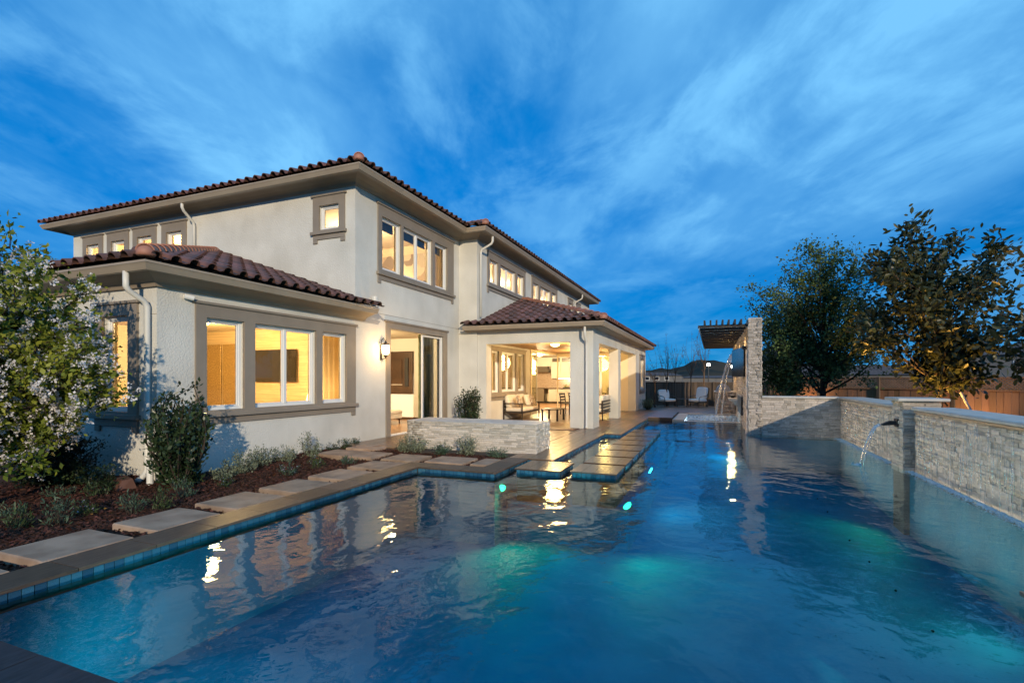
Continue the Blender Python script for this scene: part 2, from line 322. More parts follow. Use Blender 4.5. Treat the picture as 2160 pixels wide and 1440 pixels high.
# ================================================================== large structure: ground, hills
GZ = -0.32
g = MB()
for x0, x1, y0, y1 in ((-6000, 6000, -300, -1.5), (-6000, -5.3, -1.5, 29), (3.6, 6000, -1.5, 29), (-6000, 6000, 29, 6000)):
    g.add([(x0,y0,GZ),(x1,y0,GZ),(x1,y1,GZ),(x0,y1,GZ)], [(0,1,2,3)])
tag(g.build('ground', S['soil']), kind='structure')
def hills(name, y0, depth, x0, x1, hfun, nx=160, ny=10):
    xs = np.linspace(x0, x1, nx); V = []; F = []
    for j in range(ny):
        w = math.sin(math.pi*min(1, j/(ny-1)*1.0)); yy = y0 + depth*j/(ny-1)
        for i, x in enumerate(xs): V.append((x, yy, GZ-2 + max(0, w*hfun(x, j))))
    for j in range(ny-1):
        for i in range(nx-1): F.append((j*nx+i, j*nx+i+1, (j+1)*nx+i+1, (j+1)*nx+i))
    return tag(npmesh(name, np.array(V), np.array(F), S['hill'], smooth=True), kind='structure')
def hf(x, j):
    return 66 + 15*math.sin(x/170+1.0) + 13*math.sin(x/73+.4+j*.35) + 7*math.sin(x/31+j*.8) + 3.5*math.sin(x/13+1.7*j)
def hf2(x, j):
    return 128*math.exp(-((x-225)/95)**2) + 66*math.exp(-((x-900)/520)**2) + 5*math.sin(x/45+j)+3*math.sin(x/19)
def hf3(x, j):
    return 22 + 6*math.sin(x/60+2) + 5*math.sin(x/24+j*.6) + 2.5*math.sin(x/9+j)
hills('hills', 2100, 900, -900, 1500, hf)
hills('far_hill', 1900, 700, 100, 2600, hf2)
hills('foothills', 1250, 500, -700, 900, hf3)

# ================================================================== the house
house = thing('house', 'two-storey cream stucco house with clay tile hip roofs and taupe trim beside the pool', 'house', (-11, 14, 0))
def pt(axis, c, a, d, z): return (c+d, a, z) if axis == 'x' else (a, c-d, z)
def abox(mb, axis, c, a0, a1, d0, d1, z0, z1):
    return mb.box(c+d0, c+d1, a0, a1, z0, z1) if axis == 'x' else mb.box(a0, a1, c-d1, c-d0, z0, z1)
def quad(axis, c, a0, a1, d, z0, z1): return MB().add([pt(axis,c,a0,d,z0), pt(axis,c,a1,d,z0), pt(axis,c,a1,d,z1), pt(axis,c,a0,d,z1)], [(0,1,2,3) if axis == 'x' else (0,1,2,3)])
def sheet(mb, axis, c, d0, d1, a0, a1, z0, z1, holes):          # plate with rectangular holes and their reveals
    As = sorted({a0, a1, *[h[i] for h in holes for i in (0, 1)]}); Zs = sorted({z0, z1, *[h[i] for h in holes for i in (2, 3)]})
    As = [a for a in As if a0 <= a <= a1]; Zs = [z for z in Zs if z0 <= z <= z1]
    def solid(i, j):
        if not (0 <= i < len(As)-1 and 0 <= j < len(Zs)-1): return False
        a, z = (As[i]+As[i+1])/2, (Zs[j]+Zs[j+1])/2
        return not any(h[0] < a < h[1] and h[2] < z < h[3] for h in holes)
    for i in range(len(As)-1):
        for j in range(len(Zs)-1):
            if not solid(i, j): continue
            A, B, C, D = As[i], As[i+1], Zs[j], Zs[j+1]
            for d in (d0, d1): mb.add([pt(axis,c,A,d,C), pt(axis,c,B,d,C), pt(axis,c,B,d,D), pt(axis,c,A,d,D)], [(0,1,2,3)])
            for di, dj, q in ((-1,0,((A,C),(A,D))), (1,0,((B,C),(B,D))), (0,-1,((A,C),(B,C))), (0,1,((A,D),(B,D)))):
                if not solid(i+di, j+dj):
                    (p0, p1) = q
                    mb.add([pt(axis,c,p0[0],d0,p0[1]), pt(axis,c,p1[0],d0,p1[1]), pt(axis,c,p1[0],d1,p1[1]), pt(axis,c,p0[0],d1,p0[1])], [(0,1,2,3)])
    return mb
def wall(axis, c, a0, a1, z0, z1, holes=(), th=.2, m='stucco', name='wall'):
    return sheet(MB(), axis, c, -th, 0, a0, a1, z0, z1, list(holes)).build(name, S[m], house)
def window(axis, c, casing, zs, ztop, z0, z1, panes, shade=False, legs=True, frame_d=-.05):
    """panes: (a0, a1, number of lights); z0, z1 the opening; zs sill height; ztop top of the casing"""
    w = sheet(MB(), axis, c, -.01, .035, casing[0], casing[1], zs, ztop, [(p[0], p[1], z0, z1) for p in panes])
    o = w.build('window', S['trim'], house, bevel=.004)
    abox(MB(), axis, c, casing[0]-.05, casing[1]+.05, 0, .065, ztop, ztop+.045).build('head_cap', S['trim'], o, bevel=.006)
    sl_ = abox(MB(), axis, c, casing[0]-.05, casing[1]+.05, 0, .085, zs-.075, zs)
    sl_.build('sill', S['trim'], o, bevel=.006)
    ap = abox(MB(), axis, c, casing[0], casing[1], 0, .032, zs-.19, zs-.076)
    if legs:
        for a in (casing[0], casing[1]-.13): abox(ap, axis, c, a, a+.13, 0, .031, zs-.28, zs-.191)
    ap.build('apron', S['trim'], o, bevel=.004)
    for a0, a1, n in panes:
        f = MB(); t = .05; fd0, fd1 = frame_d-.07, frame_d
        abox(f, axis, c, a0, a0+t, fd0, fd1, z0, z1); abox(f, axis, c, a1-t, a1, fd0, fd1, z0, z1)
        abox(f, axis, c, a0+t, a1-t, fd0, fd1, z0, z0+t); abox(f, axis, c, a0+t, a1-t, fd0, fd1, z1-t, z1)
        wd = (a1-a0)/n
        for k in range(1, n): abox(f, axis, c, a0+wd*k-.035, a0+wd*k+.035, fd0, fd1+.008, z0+t, z1-t)
        for k in range(n):                                            # sashes
            b0 = a0+wd*k+(t if k == 0 else .035); b1 = a0+wd*(k+1)-(t if k == n-1 else .035); q = .028
            e0, e1 = fd0+.012, fd1-.018
            abox(f, axis, c, b0, b0+q, e0, e1, z0+t, z1-t); abox(f, axis, c, b1-q, b1, e0, e1, z0+t, z1-t)
            abox(f, axis, c, b0+q, b1-q, e0, e1, z0+t, z0+t+q); abox(f, axis, c, b0+q, b1-q, e0, e1, z1-t-q, z1-t)
            quad(axis, c, b0+q-.004, b1-q+.004, fd0+.03, z0+t+q-.004, z1-t-q+.004).build('pane', S['glass'], o)
        f.build('frame', S['frame'], o, bevel=.004)
        if shade: abox(MB(), axis, c, a0+.02, a1-.02, -.26, -.23, z1-.24, z1+.05).build('shade', S['shade'], o)
    return o
S['shade'] = mat('folded_window_shade', (.055,.05,.06), None, 4, .9)

WX, W2, YF, YU, YW = -7.86, -7.19, 14.85, 9.62, 5.06
bed_p = [(5.85,6.57,1),(6.80,8.33,2),(8.52,9.28,1)]; big_p = [(10.62,11.46,1),(11.57,13.08,2),(13.24,14.00,1)]
hup_p = [(15.80,16.52,1),(16.74,18.24,2),(18.44,19.17,1)]; hup2_p = [(20.32,21.02,1),(21.28,22.80,2),(23.02,23.74,1)]
por_p = [(15.95,16.60,1),(16.85,18.30,2),(18.52,19.22,1)]
hz = lambda ps, z0, z1: [(p[0], p[1], z0, z1) for p in ps]
DOOR = (10.98, 13.75, -.02, 2.82)
wall('x', WX, YW, YU, -.4, 3.02, hz(bed_p, .97, 2.53))
wall('x', WX, YU+.001, YF-.001, -.4, 6.2, [DOOR]+hz(big_p, 4.30, 5.66))
wall('y', YW, -15.4, WX-.2005, -.4, 3.02, [(-9.15,-8.50,.98,2.50)])
sm = [(-18.22,-17.62), (-17.0,-16.38), (-15.78,-15.14), (-14.5,-13.87)]
SQ = (-8.93,-8.33,5.13,5.72)
wall('y', YU, -18.95, WX-.2005, 2.6, 6.2, [(a,b,5.0,5.68) for a,b in sm]+[SQ])
wall('y', YF, WX, W2, -.3, 6.2, th=.19)
SL = (20.17, 27.3, -.02, 2.68)
wall('x', W2, YF+.19, 30.6, -.3, 6.2, hz(hup_p,4.85,5.66)+hz(hup2_p,4.85,5.66)+[(26.1,26.8,1,2),(27.7,28.4,1,2)][:0]+[(26.1,26.8,4.75,5.6),(27.85,28.5,4.75,5.6)]+hz(por_p,1.02,2.5)+[SL])
wall('y', 30.8, -18.95, W2, -.3, 6.2); wall('x', -18.75, YU+.201, 30.6, -.3, 6.2); wall('x', -15.4, YW+.2, YU, -.4, 3.02)
window('x', WX, (5.66,9.60), .93, 2.74, .97, 2.53, bed_p)
window('x', WX, (10.46,14.42), 4.22, 5.93, 4.30, 5.66, big_p, shade=True)
window('y', YW, (-9.35,-8.28), .94, 2.68, .98, 2.50, [(-9.15,-8.50,1)])
window('y', YU, (-9.12,-8.15), 5.09, 5.94, SQ[2], SQ[3], [(SQ[0],SQ[1],1)])
for a, b in sm: window('y', YU, (a-.2,b+.2), 4.96, 5.93, 5.0, 5.68, [(a,b,1)])
window('x', W2, (15.63,19.35), 4.76, 5.90, 4.85, 5.66, hup_p)
window('x', W2, (20.15,23.92), 4.76, 5.90, 4.85, 5.66, hup2_p)
window('x', W2, (25.95,26.95), 4.68, 5.82, 4.75, 5.6, [(26.1,26.8,1)]); window('x', W2, (27.7,28.65), 4.68, 5.82, 4.75, 5.6, [(27.85,28.5,1)])
window('x', W2, (15.75,19.4), .93, 2.62, 1.02, 2.5, por_p, legs=False)
# stucco control joint
MB().box(WX, WX+.002, 9.95, YF-.02, 3.155, 3.165).build('control_joint', S['trim'], house)
for z0, z1 in ((-.1,.64),(2.80,2.90)): MB().box(WX, WX+.0018, 7.575, 7.583, z0, z1).build('control_joint', S['pipe'], house)
MB().box(WX-.2, WX+.0018, YW-.0018, YW, 2.49, 2.497).build('control_joint', S['trim'], house)
# ---- porch
def box_part(name, m, *b, parent=house, bevel=0): return MB().box(*b).build(name, S[m], parent, bevel=bevel)
PX, PY, PT = -3.34, 14.91, 2.64
sheet(MB(), 'y', PY, -.40, 0, -7.50, PX-.0005, -.05, 3.08, [(-6.89,-4.06,-.06,PT)]).build('porch_wall', S['stucco'], house)
sheet(MB(), 'x', PX, -.36, 0, PY+.4005, 27.6, -.05, 3.08, [(15.76,19.24,-.06,PT),(19.76,23.96,-.06,PT),(25.3,26.9,1.0,2.5)]).build('porch_wall', S['stucco'], house)
box_part('porch_column', 'stucco', -4.06, -3.705, PY+.4005, 15.76, -.05, PT)
window('x', PX, (25.15,27.05), .95, 2.68, 1.0, 2.5, [(25.3,26.9,2)], legs=False)
sheet(MB(), 'y', 23.97, -.2, 0, W2+.001, PX-.361, -.05, 2.75, [(W2+.0011,-5.95,-.06,2.62),(-5.75,-4.30,-.06,2.62)]).build('porch_wall', S['int_wall'], house)
wall('y', 27.6, W2, PX-.36, -.05, 3.08, th=.2)
box_part('porch_ceiling', 'porch_ceil', W2+.001, PX-.361, PY+.4005, 27.59, 2.752, 2.82)
# ---- eaves
def extrude(path, prof, m, name, parent=house, cap=True):
    P = [Vector((*p, 0)) for p in path]; n = len(P); nr = [Vector(((P[i+1]-P[i]).normalized().y, -(P[i+1]-P[i]).normalized().x, 0)) for i in range(n-1)]
    mb = MB(); V = []
    for i in range(n):
        if i == 0: o = nr[0]
        elif i == n-1: o = nr[-1]
        else: o = (nr[i-1]+nr[i])/(1+nr[i-1].dot(nr[i]))
        V += [P[i]+o*d+Vector((0,0,z)) for d, z in prof]
    k = len(prof); F = [(i*k+j, i*k+(j+1)%k, (i+1)*k+(j+1)%k, (i+1)*k+j) for i in range(n-1) for j in range(k)]
    if cap: F += [tuple(range(k)), tuple(range((n-1)*k, n*k))]
    return mb.add(V, F).build(name, S[m], parent)
def cornice(z, w, dep): return [(-.01,z-.005),(.05,z-.005),(.065,z+.03),(.09,z+.06),(.16,z+dep*.62),(.27,z+dep*.85),(w,z+dep),(w,z+dep+.02),(-.01,z+dep+.02)]
def gutter(w0, w1, z1, h=.125): return [(w0,z1-h),(w1-.055,z1-h),(w1-.045,z1-h+.02),(w1-.02,z1-h+.07),(w1-.008,z1-.035),(w1,z1-.03),(w1,z1),(w1-.014,z1),(w1-.02,z1-.05),(w0,z1-.05)]
up_path = [(-18.95,30),(-18.95,YU),(WX,YU),(WX,YF),(W2,YF),(W2,30.6),(-12,30.6)]
extrude(up_path, cornice(6.09,.46,.17), 'cornice', 'cornice'); extrude(up_path, gutter(.44,.60,6.31), 'gutter', 'gutter')
wp = [(-15.4,YW),(WX,YW),(WX,9.93)]
extrude(wp, cornice(2.91,.33,.15), 'cornice', 'cornice'); extrude(wp, gutter(.31,.46,3.185), 'gutter', 'gutter')
pp = [(-7.56,PY),(PX,PY),(PX,27.6),(-7.1,27.6)]
extrude(pp, [(0,3.03),(.29,3.06),(.29,3.09),(0,3.09)], 'cornice', 'soffit'); extrude(pp, gutter(.28,.43,3.205,.13), 'gutter', 'gutter')

# ---- tiled roofs
PIT = .333; ca, sa = 1/math.hypot(1, PIT), PIT/math.hypot(1, PIT)
def tile_arrays():
    prof = [(-.05+.082*math.cos(math.pi*(1-k/6)), .082*math.sin(math.pi*k/6)) for k in range(7)] + [(.065,-.012),(.10,-.012),(.142,.006)]
    n = len(prof); V = []
    for y, lift, sc in ((0,.032,1.0), (.43,.0,.93)):
        for th in (0, -.017):
            for x, z in prof: V.append((x, y, max(z*sc, -.012)+lift+th))
    F = []
    for k in range(n-1): F += [(k, k+1, 2*n+k+1, 2*n+k), (n+k, 3*n+k, 3*n+k+1, n+k+1), (k, n+k, n+k+1, k+1)]
    return np.array(V), np.array(F)
TV_, TF_ = tile_arrays()
tile_me = bpy.data.meshes.new('tile'); tile_me.from_pydata(TV_.tolist(), [], TF_.tolist()); tile_me.materials.append(S['tile']); tile_me.shade_smooth()
tile_me.set_sharp_from_angle(angle=R(40))
def cap_arrays(L_=.42, r0=.12, r1=.10):
    V = []; n = 8
    for y, r, z in ((0,r0,.02),(L_,r1,0)):
        for t in (0, .02):
            for k in range(n+1): q = math.pi*k/n; V.append(((r-t)*math.cos(q), y, (r-t)*math.sin(q)*.9+z-.02))
    m = n+1; F = []
    for k in range(n): F += [(k, k+1, 2*m+k+1, 2*m+k), (m+k, 3*m+k, 3*m+k+1, m+k+1), (k, m+k, m+k+1, k+1)]
    return V, F
cv, cf = cap_arrays(); cap_me = bpy.data.meshes.new('ridge_cap'); cap_me.from_pydata(cv, [], cf); cap_me.materials.append(S['cap']); cap_me.shade_smooth(); cap_me.set_sharp_from_angle(angle=R(40))
def roof_plane(poly, up2, O2, z0):
    """poly of (x, y); z rises from the eave line through O2 along up2"""
    return [(x, y, z0+PIT*((x-O2[0])*up2[0]+(y-O2[1])*up2[1])) for x, y in poly]
def lay_tiles(roof, O2, e2, up2, length, rows, z0, inside, objs, ex=.37, wd=.285, lift=.02):
    E = Vector((*e2, 0)); U = Vector((up2[0]*ca, up2[1]*ca, sa)); Nn = E.cross(U); O = Vector((*O2, z0))
    ME = Matrix((E, U, Nn)).transposed(); out = []; nV = len(TV_); npM = np.array(ME)
    for r in range(rows):
        for k in range(int(length/wd)+1):
            e = wd*(k+.5); u = ex*r-.05
            if not inside(e, u+.2): continue
            p = O+E*e+U*u+Nn*(lift+rnd.uniform(-.004,.004))
            if objs:
                inst('tile', tile_me, roof, p, (ME @ Matrix.Rotation(rnd.uniform(-.02,.02), 3, 'Z')).to_euler())
            else: out.append(TV_ @ npM.T + np.array(p))
    if out:
        V = np.concatenate(out); F = np.concatenate([TF_+i*nV for i in range(len(out))])
        npmesh('tile_rows', V, F, S['tile'], roof, smooth=True, kind='stuff').data.set_sharp_from_angle(angle=R(40))
def hip_caps(roof, A, B, n=None, ball=True, skip=0):
    A, B = Vector(A), Vector(B); d = (B-A).normalized(); side = d.cross(Vector((0,0,1))).normalized(); nn = side.cross(d)
    M3 = Matrix((side, d, nn)).transposed(); cnt = n or int((B-A).length/.36)
    for k in range(skip, cnt): inst('ridge_cap', cap_me, roof, A+d*(.36*k)+nn*.06, M3.to_euler())
    if ball: MB().lathe((0,0,0), [(.001,-.02),(.10,-.02),(.122,.0),(.118,.05),(.095,.10),(.055,.13),(.001,.14)], 14).build('ridge_end', S['cap'], roof, False, True).location = root_matrix(roof).inverted() @ (A+nn*.0+d*.03)
def roof(name_label, planes):
    mb = MB()
    for poly in planes: mb.add(poly, [tuple(range(len(poly)))])
    o = mb.build('roof', S['felt'], house); return o
Zr = 6.335; ex, ey = WX+.57, YU-.57; bx, by = W2+.57, YF-.57
r_up = roof('', [roof_plane([(-19.52,ey),(ex,ey),(ex-6.2,ey+6.2)], (0,1), (0,ey), Zr), roof_plane([(ex,ey),(ex,31.2),(ex-6.2,25),(ex-6.2,ey+6.2)], (-1,0), (ex,0), Zr),
     roof_plane([(bx,by),(bx,31.17),(bx-6.2,25),(bx-6.2,by+6.2)], (-1,0), (bx,0), Zr), roof_plane([(ex,by),(bx,by),(bx-5,by+5),(ex-5,by+5)], (0,1), (0,by), Zr),
     roof_plane([(-19.52,ey),(-19.52,31.2),(-13.6,25),(-13.5,ey+6.2)], (1,0), (-19.52,0), Zr), roof_plane([(-19.52,31.17),(bx,31.17),(-13.3,25)], (0,-1), (0,31.17), Zr)])
lay_tiles(r_up, (-19.52,ey-.03), (1,0), (0,1), 19.52+ex, 2, Zr, lambda e,u: e < 19.52+ex-u+.1, False)
lay_tiles(r_up, (ex+.03,ey), (0,1), (-1,0), by-ey, 2, Zr, lambda e,u: e > u-.1, False)
lay_tiles(r_up, (bx+.03,by), (0,1), (-1,0), 31.2-by, 2, Zr, lambda e,u: e > u-.1, False)
lay_tiles(r_up, (ex,by-.03), (1,0), (0,1), bx-ex, 2, Zr, lambda e,u: e < bx-ex-u+.15, False)
hip_caps(r_up, (ex,ey,Zr+.03), (ex-3,ey+3,Zr+.03+1.0)); hip_caps(r_up, (bx,by,Zr+.03), (bx-3,by+3,Zr+.03+1.0))
wx_, wy_ = WX+.44, YW-.44; Zw = 3.215
r_w = roof('', [roof_plane([(wx_,wy_),(wx_,9.95),(WX-.005,9.95),(WX-.005,YU-.01),(wx_-(YU-.01-wy_),YU-.01)], (-1,0), (wx_,0), Zw),
                roof_plane([(wx_,wy_),(wx_-(YU-.01-wy_),YU-.01),(-15.8,YU-.01),(-15.8,wy_)], (0,1), (0,wy_), Zw)])
lay_tiles(r_w, (wx_+.03,wy_), (0,1), (-1,0), 9.95-wy_, 15, Zw, lambda e,u: e > u*ca-.02 and (e < YU-wy_-.12 or u < .45), True)
lay_tiles(r_w, (-15.8,wy_-.03), (1,0), (0,1), 15.8+wx_, 2, Zw, lambda e,u: e < 15.8+wx_-u+.05 and e > 3.2, True)
hip_caps(r_w, (wx_,wy_,Zw+.03), (wx_-4.9,wy_+4.9,Zw+.03+4.9*PIT))
qx_, qy_ = PX+.41, PY-.41; Zp = 3.235
r_p = roof('', [roof_plane([(-7.6,qy_),(qx_,qy_),(W2+.01,qy_+qx_-W2-.01),(W2+.01,YF-.01),(-7.6,YF-.01)], (0,1), (0,qy_), Zp),
                roof_plane([(qx_,qy_),(qx_,28.0),(W2+.01,23.75),(W2+.01,qy_+qx_-W2-.01)], (-1,0), (qx_,0), Zp), roof_plane([(qx_,28.0),(W2+.01,28.0),(W2+.01,23.75)], (0,-1), (0,28.0), Zp)])
lay_tiles(r_p, (-7.6,qy_-.03), (1,0), (0,1), 7.6+qx_, 13, Zp, lambda e,u: e < 7.6+qx_-u*ca+.02 and (e > .55 or u < .3), True)
lay_tiles(r_p, (qx_+.03,qy_), (0,1), (-1,0), 28-qy_, 2, Zp, lambda e,u: e > u-.1, False)
hip_caps(r_p, (qx_,qy_,Zp+.03), (W2+.05,qy_+qx_-W2-.05,Zp+.03+(qx_-W2-.05)*PIT))
# ---- rainwater pipes
def spout(pts, r=.038):
    o = MB().tube(pts, r, 10).build('downspout', S['pipe'], house, smooth=True)
    return o
spout([(-7.95,4.68,3.07),(-7.95,4.68,2.86),(-7.955,4.72,2.80),(-7.965,4.93,2.68),(-7.965,4.985,2.6),(-7.965,4.985,.12),(-7.95,4.93,.04),(-7.93,4.82,-.02)], .042)
spout([(-13.15,9.12,6.2),(-13.15,9.12,6.08),(-13.17,9.18,6.0),(-13.27,9.5,5.82),(-13.28,9.545,5.72),(-13.28,9.545,4.5)])
spout([(-6.70,15.0,6.2),(-6.70,15.0,6.02),(-6.74,15.0,5.94),(-7.08,15.0,5.78),(-7.125,15.0,5.68),(-7.125,15.0,3.55)])
spout([(-6.70,27.2,6.2),(-6.70,27.2,6.02),(-6.74,27.2,5.94),(-7.08,27.2,5.78),(-7.125,27.2,5.68),(-7.125,27.2,4.8)])
spout([(-3.53,14.62,3.1),(-3.53,14.62,2.86),(-3.53,14.66,2.76),(-3.53,14.82,2.62),(-3.53,14.845,2.52),(-3.53,14.845,.06),(-3.53,14.80,.02)])
MB().tube([(-7.72,10.17,3.28),(-7.72,10.17,3.52)], .085, 14).build('vent_pipe', S['pipe'], house, smooth=False)
# ---- sliding door of the living room
d = sheet(MB(), 'x', WX, -.01, .035, 10.80, 14.00, -.02, 2.98, [DOOR]).build('door_surround', S['trim'], house, bevel=.004)
box_part('head_cap', 'trim', WX, WX+.065, 10.74, 14.06, 2.981, 3.03, parent=d, bevel=.006)
def slider(parent, axis, c, a0, a1, d0, z1, m='glass', fw=.06):
    f = MB(); abox(f, axis, c, a0, a0+fw, d0, d0+.045, .02, z1); abox(f, axis, c, a1-fw, a1, d0, d0+.045, .02, z1)
    abox(f, axis, c, a0+fw, a1-fw, d0, d0+.045, .02, .02+fw*1.4); abox(f, axis, c, a0+fw, a1-fw, d0, d0+.045, z1-fw, z1)
    o = f.build('sliding_panel', S['frame'], parent, bevel=.004)
    quad(axis, c, a0+fw-.004, a1-fw+.004, d0+.02, .016+fw*1.4, z1-fw+.004).build('pane', S[m], o); return o
slider(d, 'x', WX, 12.62, 13.72, -.08, 2.80); slider(d, 'x', WX, 12.78, 13.74, -.15, 2.80)
box_part('threshold', 'frame', WX-.2, WX-.02, 11.0, 13.74, -.01, .015, parent=d)
box_part('jamb', 'frame', WX-.14, WX-.02, 13.7445, 13.7495, .0, 2.815, parent=d)
# porch corner sliding doors
d2 = sheet(MB(), 'x', W2, -.01, .03, 20.0, 23.75, -.02, 2.8, [(20.17,23.76,-.03,2.68)]).build('door_surround', S['int_wall'], house)
slider(d2, 'x', W2, 20.18, 21.1, -.1, 2.66, 'glass_dark', .05)
for k in range(2): slider(d2, 'y', 23.97, -5.75+k*.725, -5.025+k*.725, -.12, 2.60, 'glass_dark', .05)

# ---- rooms
def room(x0, x1, y0, y1, z0, z1, open_sides, wm='int_wall', fm='int_floor', cm='ceil', e=.03):
    fl = MB().box(x0,x1,y0,y1,z0-.02,z0).build('floor', S[fm], house); MB().box(x0,x1,y0,y1,z1,z1+.02).build('ceiling', S[cm], house)
    for sd, b in (('W',(x0-e,x0,y0,y1,z0,z1)), ('E',(x1,x1+e,y0,y1,z0,z1)), ('S',(x0,x1,y0-e,y0,z0,z1)), ('N',(x0,x1,y1,y1+e,z0,z1))):
        if sd not in open_sides: MB().box(*b).build('interior_wall', S[wm], house)
    return fl
room(-13.0, WX-.21, YW+.21, 9.58, .0, 2.78, 'ES'); room(-14.0, WX-.21, 9.85, 14.8, .0, 3.0, 'EN', 'int_white'); room(-14.0, W2-.21, 14.801, 15.78, .0, 2.999, 'ESW', 'int_white')
MB().box(-13.999,-14.03+.06,14.8,15.78,0,3).build('interior_wall', S['int_white'], house)
room(-13.0, W2-.21, 15.86, 30.3, .0, 2.9, 'E', 'int_wall')
room(W2+.0, PX-.37, 24.18, 27.38, .0, 2.74, 'SEW')
room(-12.5, WX-.21, 9.83, 14.6, 3.4, 6.05, 'ES'); room(-13.0, W2-.21, 15.05, 30.3, 3.4, 6.05, 'E'); room(-18.7, -12.7, 9.83, 13.0, 3.4, 6.05, 'S')
MB().box(-12.5, WX-.21, 9.83, 9.86, 3.4, 5.1).build('interior_wall', S['int_wall'], house); MB().box(-12.5, -9.0, 9.83, 9.86, 5.1, 6.05).build('interior_wall', S['int_wall'], house)
# painted geometric mural on the far wall of the upper bedroom
m = bpy.data.materials.new('geometric_mural'); m.use_nodes = True; n_ = m.node_tree.nodes; l_ = m.node_tree.links
tx_ = n_.new('ShaderNodeTexCoord'); vo = n_.new('ShaderNodeTexVoronoi'); vo.inputs['Scale'].default_value = 2.1; vo.distance = 'MANHATTAN'; l_.new(tx_.outputs['Object'], vo.inputs['Vector'])
sp_ = n_.new('ShaderNodeSeparateColor'); l_.new(vo.outputs['Color'], sp_.inputs[0]); rp = n_.new('ShaderNodeValToRGB'); rp.color_ramp.interpolation = 'CONSTANT'
cols = [(0,(.60,.53,.42)),(.22,(.15,.12,.095)),(.4,(.42,.33,.24)),(.58,(.06,.05,.045)),(.72,(.52,.45,.35)),(.86,(.24,.19,.14))]
rp.color_ramp.elements[0].color = (*cols[0][1],1); rp.color_ramp.elements[1].position = .22; rp.color_ramp.elements[1].color = (*cols[1][1],1)
for p_, c_ in cols[2:]: e_ = rp.color_ramp.elements.new(p_); e_.color = (*c_, 1)
l_.new(sp_.outputs[0], rp.inputs[0]); l_.new(rp.outputs[0], n_['Principled BSDF'].inputs['Base Color']); n_['Principled BSDF'].inputs['Roughness'].default_value = .8
S['mural'] = m
MB().box(-12.5, WX-.22, 14.57, 14.59, 3.42, 5.75).build('mural', S['mural'], house)
# bedroom feature wall of horizontal planks
for k in range(9): box_part('wall_plank', 'wood_wall', -12.99, WX-.22, 9.555-.006*(k%2), 9.579, .02+.305*k, .02+.305*k+.30)
box_part('baseboard', 'panel', -13.99, W2-.22, 15.755, 15.779, .001, .09)
# kitchen fittings (fixed to the house)
kt = box_part('kitchen_cabinets', 'cab', -9.36, -7.45, 29.9, 30.28, 1.53, 2.86, bevel=.005)
for k in range(3):
    x = -9.34+.62*k; box_part('cabinet_door', 'cab', x+.01, x+.6, 29.875, 29.899, 1.56, 2.44, parent=kt, bevel=.006); box_part('glass_cabinet_door', 'counter', x+.06, x+.55, 29.885, 29.899, 2.56, 2.80, parent=kt)
    box_part('cabinet_pull', 'steel', x+.42, x+.54, 29.85, 29.874, 1.61, 1.63, parent=kt)
box_part('cabinet_door', 'cab', -11.4, -9.37, 29.9, 30.28, 2.28, 2.86, parent=kt, bevel=.005)
hd = MB().add([(-10.9,29.55,1.93),(-9.42,29.55,1.93),(-9.42,30.27,1.93),(-10.9,30.27,1.93),(-10.6,29.85,2.27),(-9.6,29.85,2.27),(-9.6,30.27,2.27),(-10.6,30.27,2.27)],[(0,1,2,3),(4,5,6,7),(0,1,5,4),(1,2,6,5),(2,3,7,6),(3,0,4,7)]); hd.build('range_hood', S['steel'], house)
box_part('backsplash', 'splash', -12.9, -7.41, 30.265, 30.29, .93, 2.28)
bc = box_part('base_cabinets', 'cab', -9.47, -7.45, 29.68, 30.26, .1, .89, bevel=.004); box_part('countertop', 'counter', -12.9, -7.43, 29.62, 30.262, .895, .935, parent=bc, bevel=.004)
box_part('toe_kick', 'black', -12.9, -7.45, 29.74, 30.2, .001, .099, parent=bc)
for cx in (-9.2, -8.6, -8.0):
    for z0, z1 in ((.13,.36),(.38,.62),(.64,.86)):
        box_part('drawer', 'cab', cx+.0, cx+.56, 29.655, 29.679, z0, z1, parent=bc, bevel=.005); box_part('drawer_pull', 'steel', cx+.18, cx+.38, 29.63, 29.654, (z0+z1)/2-.008, (z0+z1)/2+.008, parent=bc)
box_part('oven', 'steel', -10.7, -9.75, 29.66, 30.2, .1, .889); box_part('base_cabinets', 'cab', -12.9, -10.72, 29.68, 30.2, .1, .889)
# ---- lamps of the house
def ceiling_lamp(x, y, z, label, power, colr=WARM, r=.16, group=None, seen=True):
    t = thing('ceiling_light', label, 'light', (x, y, z), group=group)
    MB().lathe((0,0,0), [(.001,-.001),(.11,-.001),(.115,-.02),(.09,-.035),(.001,-.035)], 16).build('canopy', S['bronze'], t, False)
    MB().lathe((0,0,0), [(.02,-.0355),(r,-.045),(r*.98,-.07),(r*.75,-.11),(r*.3,-.13),(.001,-.135)], 18).build('lamp_shade', S['lampglass'], t, False, True)
    lamp(t, (x, y, z-.50), power, colr, size=.36); return t
S['lampglass'] = glow('lit_lamp_glass', (1.0,.66,.26), 14)
ceiling_lamp(-10.2, 7.5, 2.78, 'round ceiling light in the bedroom behind the triple window', 430)
ceiling_lamp(-10.8, 12.4, 3.0, 'round ceiling light in the room behind the open sliding door', 520, WARMW)
ceiling_lamp(-10.2, 18.2, 2.9, 'round ceiling light behind the porch windows', 420)
ceiling_lamp(-9.0, 26.6, 2.9, 'round ceiling light in front of the kitchen cabinets', 640, WARMW)
ceiling_lamp(-10.0, 12.2, 6.05, 'round ceiling light in the upstairs room with the mural', 300, WARMW)
for y in (17.4, 21.9): ceiling_lamp(-9.6, y, 6.05, 'round ceiling light behind the %s row of upstairs windows' % ('nearer' if y < 20 else 'farther'), 560, WARMW)
